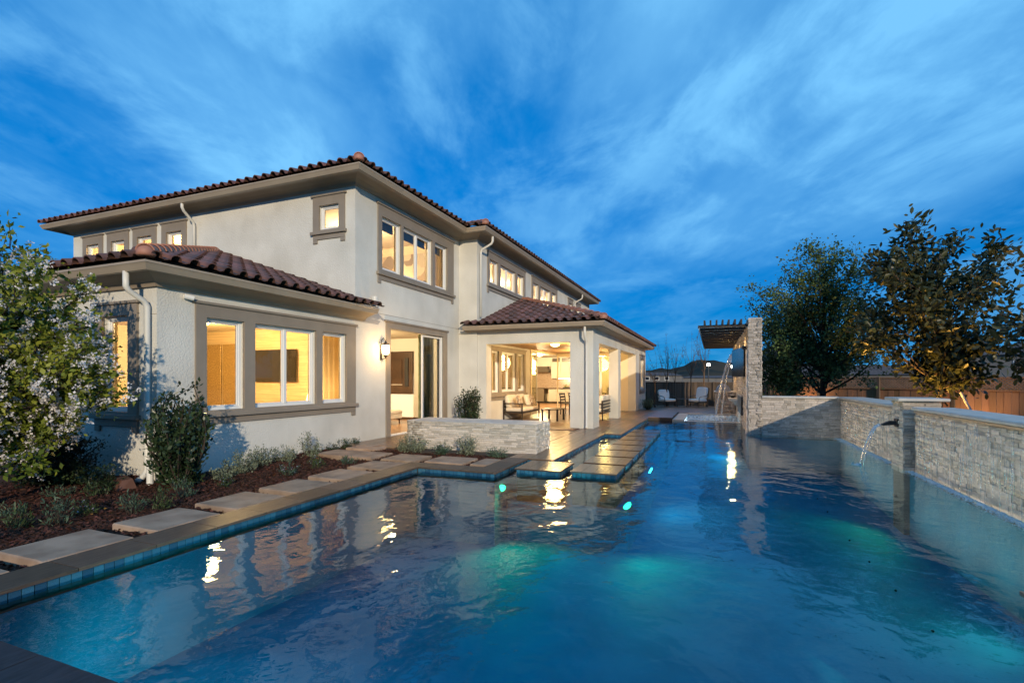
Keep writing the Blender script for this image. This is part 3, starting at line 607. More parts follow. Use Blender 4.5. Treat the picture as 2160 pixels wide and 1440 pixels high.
ceiling_lamp(-9.4, 27.4, 6.05, 'round ceiling light behind the two small far upstairs windows', 232, WARMW)
ceiling_lamp(-16.0, 11.4, 6.05, 'round ceiling light behind the four small upstairs windows', 696)
ceiling_lamp(-5.05, 16.6, 2.75, 'glowing round ceiling light at the front of the porch', 200)
ceiling_lamp(-5.5, 21.4, 2.75, 'glowing round ceiling light deeper inside the porch', 230)
ceiling_lamp(-5.3, 25.8, 2.74, 'glowing round ceiling light in the dining room past the porch', 190)
# ================================================================== pool, deck, walls
WZ = -0.08
pool_poly = [(-4.70,1.53),(3.2,1.53),(3.2,15.78),(.95,15.78),(.95,19.75),(-2.30,19.75),(-2.30,13.70),(-2.74,13.70),(-2.74,8.87),(-3.25,8.87),(-3.25,7.36),(-4.70,7.36)]
w = MB().add([(x,y,WZ) for x,y in pool_poly], [tuple(range(len(pool_poly)))]).build('pool_water', S['water']); tag(w, kind='structure')
b = MB(); n = len(pool_poly)                                   # basin: sides and floors (a shallow shelf under the stepping pads)
sides = [(x,y) for x,y in pool_poly]
for i in range(n):
    (x0,y0),(x1,y1) = sides[i], sides[(i+1)%n]; b.add([(x0,y0,-1.9),(x1,y1,-1.9),(x1,y1,-.17),(x0,y0,-.17)], [(0,1,2,3)])
b.add([(-5,1,-1.05),(3.4,1,-1.05),(3.4,10,-1.25),(-5,10,-1.25)], [(0,1,2,3)]); b.add([(-5,10,-1.25),(3.4,10,-1.25),(3.4,20,-.95),(-5,20,-.95)], [(0,1,2,3)])
b.box(-3.24, -1.22, 7.86, 19.74, -1.74, -.55)
tag(b.build('pool_basin', S['plaster']), kind='structure')

def planks(parent, x0, x1, y0, y1, z, w=.20, ln=1.2, h=.02, gap=.008, objs=True, along='y', clip=None):
    """wood-look tiles laid in a running pattern, each with its own edges"""
    out = MB(); cnt = 0
    a0, a1, b0, b1 = (x0,x1,y0,y1) if along == 'y' else (y0,y1,x0,x1)
    k = 0; a = a0
    while a < a1-.02:
        aw = min(w, a1-a); b_ = b0 - (k*.43 % 1)*ln
        while b_ < b1-.01:
            s0, s1 = max(b_, b0), min(b_+ln, b1)
            if s1-s0 > .05:
                X0, X1, Y0, Y1 = (a+gap/2, a+aw-gap/2, s0+gap/2, s1-gap/2) if along == 'y' else (s0+gap/2, s1-gap/2, a+gap/2, a+aw-gap/2)
                if not (clip and clip((X0+X1)/2, (Y0+Y1)/2)):
                    dz = rnd.uniform(-.0008,.0008)
                    if objs: plank_obj(parent, X0, X1, Y0, Y1, z-h, z+dz)
                    else: out.box(X0, X1, Y0, Y1, z-h, z+dz)
                    cnt += 1
            b_ += ln
        a += w; k += 1
    if out.v: out.build('plank_field', S['deck'], parent)['kind'] = 'stuff'
    return cnt
unit = MB().box(-.5,.5,-.5,.5,-.5,.5).mesh('plank', S['deck'])
def plank_obj(parent, x0, x1, y0, y1, z0, z1):
    return inst('plank', unit, parent, ((x0+x1)/2,(y0+y1)/2,(z0+z1)/2), (0,0,0), (x1-x0,y1-y0,z1-z0))
patio = MB(); hB = -.022
for x0,x1,y0,y1 in ((-7.85,-3.60,10.45,13.70),(-3.60,-2.74,8.87,13.70),(-7.85,-3.60,9.15,10.45),(-7.85,-2.30,13.70,27.6),(-7.0,3.4,27.6,29.8),(-2.30,-1.42,23.6,27.6),(-1.42,3.4,23.62,27.6)):
    patio.box(x0,x1,y0,y1,-.55 if y0 < 19 else -.3,hB)
patio = tag(patio.build('patio', S['grout']), kind='structure')
por = lambda x, y: (x < -7.15 and y > 14.8) or (-7.5 < x < -3.4 and 14.93 < y < 15.28 and not -6.89 < x < -4.06) or (-4.06 < x < -3.34 and 14.9 < y < 15.76)
c1 = planks(patio, -3.62, -2.74, 8.87, 13.70, 0); c2 = planks(patio, -7.84, -3.62, 10.45, 14.88, 0, clip=por); c2 += planks(patio, -3.62,-2.30,13.70,19.75,0)
planks(patio, -7.84, -6.42, 9.15, 10.45, 0); planks(patio, -7.84, -3.62, 14.88, 23.9, 0, objs=False, clip=por); planks(patio, -3.62, -2.30, 19.75, 27.6, 0, objs=False)
planks(patio, -2.30, 3.3, 23.64, 29.7, 0, objs=False, along='x'); planks(patio, -7.0, -2.30, 27.62, 29.7, 0, objs=False, along='x')
# raised step between the patio and the spa
st = MB().box(-2.295,-1.42,19.76,23.63,-.5,.015).build('spa_step', S['grout']); tag(st, kind='structure')
planks(st, -2.295, -1.42, 19.76, 23.60, .04, along='x', w=.3, objs=True)
# coping of wood-look tile round the pool edge
cop = MB().box(-5.06,-4.72,-2.4,7.36,-.5,-.024).box(-5.06,-3.27,7.361,7.72,-.5,-.024).box(-3.62,-3.27,7.721,8.868,-.5,-.024).box(-4.719,3.3,-2.4,1.53,-.5,-.024)
cop = tag(cop.build('pool_coping', S['grout']), kind='structure')
unit_c = MB().box(-.5,.5,-.5,.5,-.5,.5).mesh('coping_tile', S['coping'])
def coping_run(x0, x1, y0, y1, ln, along):
    a = y0 if along == 'y' else x0; e = y1 if along == 'y' else x1
    while a < e-.02:
        s1 = min(a+ln, e)
        bxs = (x0, x1, a+.004, s1-.004) if along == 'y' else (a+.004, s1-.004, y0, y1)
        o = inst('coping_tile', unit_c, cop, ((bxs[0]+bxs[1])/2,(bxs[2]+bxs[3])/2,-.011), (0,0,0), (bxs[1]-bxs[0],bxs[3]-bxs[2],.026)); a = s1
coping_run(-5.07,-4.66,-1.8,7.32,.6,'y'); coping_run(-5.07,-3.22,7.325,7.73,.6,'x'); coping_run(-3.63,-3.22,7.735,8.868,.6,'y')
unit_c = MB().box(-.5,.5,-.5,.5,-.5,.5).mesh('coping_tile', S['coping_shaded'])  # near edge gets the coping copy with shade in its colour
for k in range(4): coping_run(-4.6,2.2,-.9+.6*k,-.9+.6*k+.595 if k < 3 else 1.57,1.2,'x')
# waterline tiles
tl = MB().box(-.5,.5,-.5,.5,-.5,.5).mesh('waterline_tile', S['wtile'])
TS = .0762
def tile_run(parent, p0, p1, nrm, z0=-.103, z1=-.027, objs=True, mb=None):
    p0, p1 = Vector(p0), Vector(p1); L_ = (p1-p0).length; d_ = (p1-p0)/L_; k = max(1, round(L_/TS)); s = L_/k
    for i in range(k):
        c = p0+d_*(s*(i+.5)); dx, dy = (abs(d_.x)*(s-.006)+abs(nrm[0])*.012, abs(d_.y)*(s-.006)+abs(nrm[1])*.012); h = z1-z0
        cx, cy_ = c.x+nrm[0]*.005, c.y+nrm[1]*.005
        if objs: inst('waterline_tile', tl, parent, (cx,cy_,(z0+z1)/2), (0,0,0), (dx,dy,h))
        else: mb.box(cx-dx/2,cx+dx/2,cy_-dy/2,cy_+dy/2,z0,z1)
tile_run(cop, (-4.70,1.6), (-4.70,7.34), (1,0)); tile_run(cop, (-4.68,7.36), (-3.25,7.36), (0,-1)); tile_run(cop, (-3.25,7.38), (-3.25,8.86), (1,0))
wl = MB(); tile_run(patio, (-3.24,8.87), (-2.745,8.87), (0,-1), mb=wl, objs=False); tile_run(patio, (-2.74,8.87), (-2.74,13.69), (1,0), mb=wl, objs=False); tile_run(patio, (-2.735,13.70), (-2.305,13.70), (0,-1), mb=wl, objs=False); tile_run(patio, (-2.30,13.7), (-2.30,19.74), (1,0), mb=wl, objs=False)
wl.build('waterline_tiles', S['wtile'], patio)['kind'] = 'stuff'
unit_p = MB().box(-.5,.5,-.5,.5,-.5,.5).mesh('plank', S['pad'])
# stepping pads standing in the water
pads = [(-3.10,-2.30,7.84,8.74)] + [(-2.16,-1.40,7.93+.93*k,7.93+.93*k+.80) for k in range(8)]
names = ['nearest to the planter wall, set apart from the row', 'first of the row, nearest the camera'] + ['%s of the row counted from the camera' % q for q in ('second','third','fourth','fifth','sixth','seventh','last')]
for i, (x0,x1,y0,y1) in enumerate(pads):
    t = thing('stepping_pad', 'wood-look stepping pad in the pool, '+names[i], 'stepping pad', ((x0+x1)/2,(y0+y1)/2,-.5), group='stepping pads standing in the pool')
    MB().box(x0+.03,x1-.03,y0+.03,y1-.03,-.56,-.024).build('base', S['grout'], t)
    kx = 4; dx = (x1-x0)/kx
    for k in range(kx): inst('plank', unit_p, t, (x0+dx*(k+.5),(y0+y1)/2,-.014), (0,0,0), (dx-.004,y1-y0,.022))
    wl = MB()
    if i < 2: tile_run(t, (x0+.03,y0+.03), (x1-.03,y0+.03), (0,-1), objs=False, mb=wl)
    tile_run(t, (x1-.03,y0+.03), (x1-.03,y1-.03), (1,0), objs=False, mb=wl)
    wl.build('edge_tiles', S['wtile'], t)['kind'] = 'stuff'
# ---- spa
sp = MB().box(-1.41,-.98,19.76,23.6,-.5,-.02).box(-.979,.949,19.76,20.10,-.5,-.075).box(-.979,.949,23.2,23.6,-.5,-.005)
tag(sp.build('spa_rim', S['capstone'], bevel=.01), kind='structure')
tag(MB().add([(-.979,20.101,-.055),(.949,20.101,-.045),(.949,23.199,-.045),(-.979,23.199,-.045)],[(0,1,2,3)]).build('spa_water', S['water_spa'] if 'water_spa' in S else S['water']), kind='structure')
tag(MB().box(-.979,.949,20.101,23.199,-1.0,-.9).build('spa_basin', S['plaster_pale'] if 'plaster_pale' in S else S['plaster']), kind='structure')

# ---- stone-clad walls
stone_me = []
for k in range(6):                                              # rough-faced blocks, unit size, face at +x
    q = random.Random(40+k); V = []; F = []; ny, nz = 3, 2
    for j in range(nz+1):
        for i in range(ny+1):
            e = (i in (0,ny)) or (j in (0,nz)); V.append((.5-(q.uniform(.14,.30) if e else q.uniform(-.10,.12)), -.5+i/ny+(0 if e else q.uniform(-.08,.08)), -.5+j/nz))
    nn = len(V)
    for j in range(nz+1):
        for i in range(ny+1): V.append((-.5,-.5+i/ny,-.5+j/nz))
    w_ = ny+1
    for j in range(nz):
        for i in range(ny): F.append((j*w_+i, j*w_+i+1, (j+1)*w_+i+1, (j+1)*w_+i))
    for i in range(ny): F += [(i,nn+i,nn+i+1,i+1),(nz*w_+i,nz*w_+i+1,nn+nz*w_+i+1,nn+nz*w_+i)]
    for j in range(nz): F += [(j*w_,(j+1)*w_,nn+(j+1)*w_,nn+j*w_),(j*w_+ny,nn+j*w_+ny,nn+(j+1)*w_+ny,(j+1)*w_+ny)]
    stone_me.append((np.array(V), F))
_sm = {}
def stone_mesh(k, m):
    if (k, m) not in _sm:
        me = bpy.data.meshes.new('stone'); me.from_pydata(stone_me[k][0].tolist(), [], stone_me[k][1]); me.materials.append(S[m]); _sm[(k,m)] = me
    return _sm[(k,m)]
def clad(parent, axis, c, sign, a0, a1, z0, z1, m, rh=.055, lens=(.10,.34), budget=0, near=None, proud=(.0,.024), depth=.03):
    """courses of split stone on a vertical face; the nearest `budget` stones become pieces, the others one joined field"""
    items = []; nr = max(1, round((z1-z0)/rh)); h = (z1-z0)/nr
    cuts = [rnd.uniform(.6,1.5) for _ in range(nr)]; tot = sum(cuts); zc_ = [z0+(z1-z0)*sum(cuts[:i])/tot for i in range(nr+1)]
    for r in range(nr):
        a = a0
        while a < a1-1e-4:
            ln = rnd.uniform(*lens)
            if a1-a-ln < lens[0]*.7: ln = a1-a
            items.append((a, min(a+ln,a1), zc_[r], zc_[r+1], rnd.uniform(*proud), rnd.randrange(6))); a += ln
    if budget and near is not None: items.sort(key=lambda q: abs((q[0]+q[1])/2-near))
    Vs = []; Fs = []; off = 0
    for i, (p, q, u, v, pr, k) in enumerate(items):
        ctr = (p+q)/2; d = c+sign*(pr-depth/2+.012)
        loc = (d, ctr, (u+v)/2) if axis == 'x' else (ctr, d, (u+v)/2)
        rz = (0 if sign > 0 else math.pi) if axis == 'x' else (math.pi/2 if sign > 0 else -math.pi/2)
        sc = (depth, (q-p)-.004, (v-u)-.003)
        if i < budget: inst('stone', stone_mesh(k, m), parent, loc, (0,0,rz), sc)
        else:
            V = stone_me[k][0]*np.array(sc); cz, sz = math.cos(rz), math.sin(rz)
            Vs.append(np.stack([V[:,0]*cz-V[:,1]*sz, V[:,0]*sz+V[:,1]*cz, V[:,2]],1)+np.array(loc)); Fs += [tuple(x+off for x in f) for f in stone_me[k][1]]; off += len(V)
    if Vs:
        o = npmesh('stone_field', np.concatenate(Vs), np.array(Fs), S[m], parent, kind='stuff')
pl = thing('planter_wall', 'low pale split-stone planter wall standing on the patio between house and pool', 'wall', (-4.8,9.97,0))
MB().box(-6.29,-3.30,9.49,10.36,-.35,.565).build('core', S['mortar'], pl)
clad(pl, 'y', 9.49, -1, -6.31, -3.28, -.06, .57, 'stone', .043, (.07,.26), budget=240, near=-4.3, proud=(0,.024)); clad(pl, 'x', -3.30, 1, 9.47, 10.38, 0, .57, 'stone', .043, (.06,.2), budget=50, near=9.5, proud=(0,.026)); clad(pl, 'x', -6.29, -1, 9.47, 10.38, 0, .57, 'stone')
for k in range(5): MB().box(-6.315+.609*k+.002,-6.315+.609*(k+1)-.002,9.462,10.385,.571,.585+rnd.uniform(0,.003)).build('cap_stone', S['capstone'], pl, bevel=.004)

tw = thing('television_wall', 'tall split-stone wall beside the spa that carries a pergola and a television', 'wall', (1.12,21,-.1))
MB().box(.965,1.285,15.81,26.98,-1.2,3.2).build('core', S['mortar'], tw)
clad(tw, 'y', 15.81, -1, .95, 1.30, -.16, 3.22, 'stone_dim', .045, (.06,.2), budget=150, near=1.1); clad(tw, 'x', .965, -1, 15.79, 27.0, -.16, 3.22, 'stone', .075, (.15,.4)); clad(tw, 'x', 1.285, 1, 15.79, 27.0, -.16, 3.22, 'stone_dim', .075, (.15,.4))  # front takes the dimmed stone, the left face the full tone
MB().box(.955,1.295,15.80,26.99,3.221,3.24).build('cap_stone', S['capstone'], tw)
# shallow piers that frame the fireplace bay
for y0, y1 in ((15.83,16.25),): MB().box(.90,.949,y0,y1,-.1,2.35).build('pier', S['stone_dim'], tw, bevel=.006)
MB().box(.885,.9495,18.35,21.0,.28,.9).build('firebox', S['black'], tw, bevel=.01)
MB().box(.875,.884,18.25,21.1,.905,.96).build('firebox_trim', S['capstone'], tw)

bwl = thing('raised_wall', 'grey split-stone wall with bullnose cap closing the far side of the pool', 'wall', (2.3,16,-.1))
MB().box(1.302,3.6,15.84,16.25,-1.4,.95).build('core', S['mortar'], bwl); clad(bwl, 'y', 15.84, -1, 1.302, 3.21, -.16, .955, 'stone_dim', .06, (.08,.26), budget=280, near=2.4)
def capping(parent, axis, c, inner, a0, a1, z, t=.06, over=.06, step=.9, m='capstone'):
    """bullnosed cap stones; c is the face, inner the far side"""
    s = -1 if inner > c else 1; a = a0
    prof = [(c+s*over*.4,z),(c+s*(over-.008),z+.008),(c+s*over,z+t/2),(c+s*(over-.008),z+t-.008),(c+s*over*.4,z+t),(inner,z+t),(inner,z)]
    while a < a1-.02:
        e = min(a+step, a1); 
        if a1-e < .2: e = a1
        V = [((d,a+.002,zz) if axis == 'x' else (a+.002,d,zz)) for d,zz in prof]+[((d,e-.002,zz) if axis == 'x' else (e-.002,d,zz)) for d,zz in prof]; k = len(prof)
        MB().add(V, [tuple(range(k)),tuple(range(k,2*k))]+[(i,(i+1)%k,k+(i+1)%k,k+i) for i in range(k)]).build('cap_stone', S[m], parent); a = e
capping(bwl, 'y', 15.82, 16.32, 1.305, 3.22, .957)

def waterfall_wall(label, y0, y1, budget, near, xf):
    t = thing('waterfall_wall', label, 'wall', (xf+.2,(y0+y1)/2,-.1), group='walls with water running down the stone')
    MB().box(xf+.015,xf+.42,y0,y1,-1.4,.955).build('core', S['mortar'], t)
    clad(t, 'x', xf+.015, -1, y0, y1, -.14, .95, 'stone_wet', .056, (.10,.32), budget=budget, near=near, proud=(0,.02))
    capping(t, 'x', xf, xf+.52, y0-.0, y1, .96); MB().box(xf-.03,xf+.014,y0+.02,y1-.02,.925,.955).build('weir_lip', S['steel'], t)
    return t
wf2 = waterfall_wall('pale wet stone waterfall wall at the right, nearest the camera', 4.0, 10.52, 295, 8.3, 3.22)
wf1 = waterfall_wall('pale wet stone waterfall wall beyond the pilaster with the spout', 11.27, 15.81, 120, 11.2, 3.2)
pil = thing('stone_pilaster', 'square split-stone pilaster with black spout between the two waterfall walls', 'pilaster', (3.36,11,-.1))
MB().box(3.115,3.62,10.71,11.25,-1.4,1.10).build('core', S['mortar'], pil)
clad(pil, 'x', 3.115, -1, 10.69, 11.27, -.16, 1.105, 'stone', .058, (.12,.3), budget=70, near=10.9); clad(pil, 'y', 10.71, -1, 3.10, 3.64, -.16, 1.105, 'stone_dim', .058, (.10,.26), budget=70, near=3.2)  # front face darker than the left: its shade is in the stone colour
cp = MB(); cp.box(3.0,3.74,10.60,11.36,1.11,1.165).build('cap_stone', S['capstone'], pil, bevel=.022, seg=3)
sc_ = MB().box(3.07,3.10,10.89,11.07,.64,.78).build('spout_plate', S['black'], pil, bevel=.006)
MB().add([(3.07,10.93,.675),(3.07,11.03,.675),(2.88,11.03,.655),(2.88,10.93,.655),(3.07,10.93,.74),(3.07,11.03,.74),(2.99,11.03,.745),(2.99,10.93,.745),(2.84,11.03,.665),(2.84,10.93,.665)],
   [(0,1,2,3),(4,5,6,7),(0,4,7,3),(1,2,6,5),(7,6,8,9),(3,7,9),(2,8,6),(3,9,8,2)]).build('spout', S['black'], pil)
# ---- running water
def arc(x0, z0, x1, z1, y, n=14, drop=None):
    return [(x0+(x1-x0)*t, y, z0+(z1-z0)*t*t) for t in [i/n for i in range(n+1)]]
s_ = MB().tube(arc(2.84,.665,2.52,-.10,10.98), [.026-.0008*i+.003*math.sin(i*2.1) for i in range(15)], 8).tube(arc(2.84,.66,2.57,-.10,10.945), [.012+.003*math.sin(i*1.7) for i in range(15)], 6)
tag(s_.build('water_stream', S['stream'], smooth=True), 'thin water stream falling from the black spout into the pool', 'water stream')
def arc2(x0,z0,x1,z1,y,n=18): return [(x0+(x1-x0)*t, y-.1*t, z0+.10*math.sin(math.pi*min(1,t*2.2))*(1-t)+(z1-z0)*t**2.1) for t in [i/n for i in range(n+1)]]
s_ = MB().tube(arc2(.90,2.52,.12,-.04,22.9), [.048+.010*math.sin(i*2.3) for i in range(19)], 8).tube(arc2(.90,2.50,.34,-.04,22.75), [.034+.008*math.sin(i*1.9) for i in range(19)], 8)
for k in range(110):
    t = rnd.uniform(.2,1); p = arc2(.90,2.52,.16,-.04,22.9)[int(t*18)]; s_.lathe((p[0]+rnd.gauss(0,.035),p[1]+rnd.gauss(0,.03),p[2]), [(.001,-.02),(.012,-.008),(.012,.008),(.001,.018)], 5)
tag(s_.build('water_stream', S['stream'], smooth=True), 'arching water stream falling from the tall wall into the spa', 'water stream')
sc2 = MB().box(.86,.949,22.7,23.05,2.46,2.50).box(.86,.949,22.7,22.72,2.50,2.60).box(.86,.949,23.03,23.05,2.50,2.60).build('spout', S['black'], tw)
def sheet_of_water(y0, y1, xf, label, nstr):
    f = MB()
    for k in range(nstr):                                        # thin strands of water on the stone
        y = rnd.uniform(y0,y1); z1 = rnd.uniform(.35,.93); z0 = z1-rnd.uniform(.12,.75); z0 = max(z0,-.1); n = 5
        f.tube([(xf-.012-.006*rnd.random(), y+rnd.uniform(-.006,.006), z1+(z0-z1)*i/n) for i in range(n+1)], [.0018+.002*rnd.random() for _ in range(n+1)], 4)
    tag(f.build('water_strands', S['strand'], smooth=True), label, 'water', kind='stuff')
sheet_of_water(6.0, 10.45, 3.20, 'strands of water running down the nearest waterfall wall', 130)
sheet_of_water(11.3, 15.6, 3.18, 'strands of water running down the waterfall wall past the pilaster', 60)
def foam(pts, label, cnt, spread, r=(.012,.05)):
    f = MB()
    for k in range(cnt):
        i = rnd.randrange(len(pts)-1); t = rnd.random(); p = Vector(pts[i]).lerp(Vector(pts[i+1]), t)
        q = abs(rnd.gauss(0,1)); rr = rnd.uniform(*r)/(1+q*.8)
        f.lathe((p.x-q*spread[0], p.y+rnd.gauss(0,spread[1]), WZ), [(rr,-.004),(rr*.85,rr*.3),(rr*.4,rr*.5),(.001,rr*.55)], 6)
    return tag(f.build('foam', S['foam'], smooth=True), label, 'foam', kind='stuff')
foam([(3.18,4.2,0),(3.18,10.5,0)], 'white foam along the foot of the nearest waterfall wall', 3600, (.085,.02), (.004,.018)); foam([(3.16,11.3,0),(3.16,15.6,0)], 'white foam along the foot of the farther waterfall wall', 1800, (.10,.02), (.004,.018))
foam([(2.52,10.95,0),(2.56,11.0,0)], 'small patch of foam where the spout stream lands', 40, (.10,.08), (.01,.03))
foam([(.2,20.6,0),(.9,20.5,0)], 'foam where the spa spills over into the pool', 120, (.25,.35), (.01,.04))
f = MB()
for k in range(900):                                             # churned surface of the spa
    x, y = rnd.uniform(-.95,.93), rnd.uniform(20.12,23.15); rr = rnd.uniform(.01,.045)*(1.6 if abs(x-.2)+abs(y-22.6) < .7 else 1)
    f.lathe((x,y,-.056), [(rr,-.004),(rr*.8,rr*.2),(.001,rr*.32)], 6)
tag(f.build('foam', S['foam_white'], smooth=True), 'pale bubbles covering the churned water of the spa', 'foam', kind='stuff')
# ---- pool lights
def pool_light(loc, aim, colr, power, label, disc=.07, em=6):
    t = thing('pool_light', label, 'pool light', loc, group='underwater pool lights')
    o = MB().lathe((0,0,0), [(.001,0),(disc,0),(disc*.9,.02),(.001,.028)], 14).build('lens', glow('pool_light_lens', colr, em) if em > 1 else S['black'], t, False)
    o.rotation_euler = Vector(aim).to_track_quat('Z','Y').to_euler()
    a = Vector(aim).normalized()
    lamp(t, Vector(loc)+a*.16, power, colr, 'SPOT', .22, rot=aim, spot=R(150), blend=.9); return t
GRN = (.02,1.0,.36); CYN = (.06,.75,1.0); BLU = (.05,.35,1.0)
pool_light((-3.243,7.62,-.30), (.75,-.95,-.75), GRN, 80, 'green underwater light beside the pad that stands apart')
pool_light((-1.205,7.70,-.42), (.8,-.55,-.6), GRN, 36, 'small green underwater light at the corner of the first row pad')
pool_light((-1.205,10.75,-.40), (1,-.2,-.5), (.05,.8,.9), 45, 'small green underwater light beside the middle row pads')
pool_light((.75,17.8,-.5), (-.8,-.6,-.25), CYN, 90, 'cyan underwater light at the foot of the tall stone wall', .04, .8)
pool_light((3.07,10.98,-.6), (-1,-.5,-.1), GRN, 45, 'green underwater light below the spout', .04, .5)
pool_light((3.18,6.2,-.6), (-1,.3,-.1), (.05,.9,.5), 45, 'green underwater light under the nearest waterfall wall', .04, .5)
pool_light((-.2,22.9,-.5), (.1,-1,-.2), (.55,.8,1), 420, 'white underwater light inside the spa')
wash = [(5.4+1.15*k, 34, 'nearest') for k in range(5)]+[(11.75+1.05*k, 30, 'farther') for k in range(4)]; od_ = ('first','second','third','fourth','fifth')
for i,(y,q,wn_) in enumerate(wash):  # added lamps that brighten the waterfall stone; black lenses keep them unseen
    zf_ = -1.05-.2*(y-1)/9 if y < 10 else -1.25+.3*(y-10)/10
    pool_light((2.15,y,zf_+.01), (.58,.0,.82), (1.0,.86,.66), q, 'added unseen floor light washing the %s waterfall wall, %s from the camera' % (wn_, od_[i%5 if i < 5 else i-5]), .014, .2)
pool_light((-1.2,1.545,-.70), (-.25,1,-.25), (.0,.48,.85), 120, 'added unseen blue underwater light in the near pool wall under the photographer')  # added out of view to spread blue light over the pool floor
pool_light((-3.6,1.545,-.70), (-.1,1,-.2), (.0,.62,.62), 190, 'added unseen teal underwater light at the left end of the near pool wall')  # added out of view to lift the dark water at the left
# corner block that breaks the water at the right edge
cb = thing('pool_corner_block', 'small tiled block rising from the water at the right edge of the picture', 'pool block', (2.35,4.3,-.5))
MB().box(2.05,2.9,3.9,4.60,-1.2,-.03).build('base', S['plaster'], cb); MB().box(2.02,2.94,3.86,4.63,-.029,.0).build('top', S['deck'], cb)
# ================================================================== planting bed
bed = []
nx, ny = 60, 90; xs = np.linspace(-16, -5.07, nx); ys = np.linspace(-2.4, 9.47, ny)
def bedz(x, y): return -.075 + .018*math.sin(x*3.1+y*1.7) + .012*math.sin(x*7.3-y*5.1) + .05*max(0, min(1, (-6.2-x)/2.2))*.6
V = [(x, y, bedz(x, y)+nrng.normal(0,.006)) for y in ys for x in xs]
F = [(j*nx+i, j*nx+i+1, (j+1)*nx+i+1, (j+1)*nx+i) for j in range(ny-1) for i in range(nx-1)]
tag(npmesh('mulch_bed', np.array(V), np.array(F), S['mulch'], smooth=True), kind='structure')
tag(MB().add([(-5.069,7.73,-.06),(-3.64,7.73,-.06),(-3.64,9.46,-.06),(-5.069,9.46,-.06)],[(0,1,2,3)]).build('mulch_strip', S['mulch']), kind='structure')
def chips(n, x0, x1, y0, y1):                                      # loose bark, nobody could count it
    c = np.stack([nrng.uniform(x0,x1,n), nrng.uniform(y0,y1,n), np.zeros(n)],1); c[:,2] = [bedz(a,b) if a < -5.07 else -.06 for a,b in c[:,:2]]
    c[:,2] += .004+nrng.uniform(0,.012,n); th = nrng.uniform(0,2*np.pi,n); L_ = nrng.uniform(.012,.04,n); W_ = nrng.uniform(.006,.016,n)
    d = np.stack([np.cos(th),np.sin(th),nrng.normal(0,.3,n)],1)*L_[:,None]; e = np.stack([-np.sin(th),np.cos(th),nrng.normal(0,.4,n)],1)*W_[:,None]; up = np.array([0,0,.006])
    V = np.stack([c-d-e,c+d-e,c+d+e,c-d+e,c-d*.8+up,c+d*.8+up],1).reshape(-1,3); b = np.arange(n)[:,None]*6
    F = np.concatenate([b+np.array([[0,1,5,4]]), b+np.array([[2,3,4,5]])]); return V, F
v1,f1 = chips(26000,-9.5,-5.09,1.2,9.4); v2,f2 = chips(4000,-5.05,-3.66,7.75,9.44)
tag(npmesh('bark_chips', np.concatenate([v1,v2]), np.concatenate([f1,f2+len(v1)]), S['chip'], kind='stuff'), 'loose reddish bark chips covering the planting bed', 'mulch')
# concrete stepping stones
def slab(x0,x1,y0,y1,label,z=.0,rz=0.0):
    q = random.Random(int(x0*100)+int(y0*77)); n = 5; top = []
    ed = [(x0,y0,x1,y0),(x1,y0,x1,y1),(x1,y1,x0,y1),(x0,y1,x0,y0)]
    for a,b,c,d in ed:
        for i in range(n): t = i/n; top.append((a+(c-a)*t+q.uniform(-.008,.008), b+(d-b)*t+q.uniform(-.008,.008)))
    mb = MB(); k = len(top); cx, cy_ = (x0+x1)/2, (y0+y1)/2
    ins = [(cx+(x-cx)*.975, cy_+(y-cy_)*.975) for x,y in top]
    mb.add([(x,y,-.12) for x,y in top]+[(x,y,z-.012+q.uniform(-.002,.002)) for x,y in top]+[(x,y,z) for x,y in ins], [(i,(i+1)%k,k+(i+1)%k,k+i) for i in range(k)]+[(k+i,k+(i+1)%k,2*k+(i+1)%k,2*k+i) for i in range(k)]+[tuple(range(2*k,3*k))])
    o = mb.build('stepping_stone', S['concrete']); return tag(o, label, 'stepping stone', 'concrete stepping stones in the mulch bed')
ordn = ['cut off by the left edge of the picture','first whole one from the left edge','second whole one from the left edge','third from the left edge','fourth from the left edge','fifth from the left edge','sixth from the left edge','last before the path turns along the planter']
for k in range(8): slab(-5.80,-5.10,1.47+.905*k,1.47+.905*k+.70,'square concrete stepping stone along the pool, '+ordn[k])
slab(-7.46,-6.04,7.85,8.54,'wide concrete stepping stone between house wall and pool path'); slab(-7.44,-6.64,8.80,9.46,'concrete stepping stone next to the patio below the open door')
slab(-4.90,-4.13,7.90,8.56,'concrete stepping stone in front of the planter shrubs'); slab(-3.98,-3.66,7.92,8.60,'short brown stepping stone against the pool coping beside the planter')

# ================================================================== plants
def unit(v): return v/np.maximum(np.linalg.norm(v,axis=1,keepdims=True),1e-9)
def leaf_mesh(name, C, D, size, ratio, m, parent, fold=.25, wide=False, kind=None, wc=True):
    n = len(C); L_ = nrng.uniform(size[0],size[1],n)[:,None]; D = unit(D); W = unit(np.cross(D, nrng.normal(0,1,(n,3)))); Nn = np.cross(D,W); w_ = L_*ratio*.5
    if wide:
        V = np.stack([C, C+D*L_*.30+W*w_*.85+Nn*w_*fold, C+D*L_*.68+W*w_*.95+Nn*w_*fold, C+D*L_, C+D*L_*.68-W*w_*.95+Nn*w_*fold, C+D*L_*.30-W*w_*.85+Nn*w_*fold],1).reshape(-1,3)
        b = np.arange(n)[:,None]*6; F = np.stack([b+np.array([[0,1,2,3]]), b+np.array([[0,3,4,5]])],1).reshape(-1,4)
    else:
        V = np.stack([C, C+D*L_*.45+W*w_+Nn*w_*fold, C+D*L_, C+D*L_*.45-W*w_+Nn*w_*fold],1).reshape(-1,3); F = np.arange(n)[:,None]*4+np.array([[0,1,2,3]])
    return npmesh(name, V, F, m, parent, wc, kind=kind)
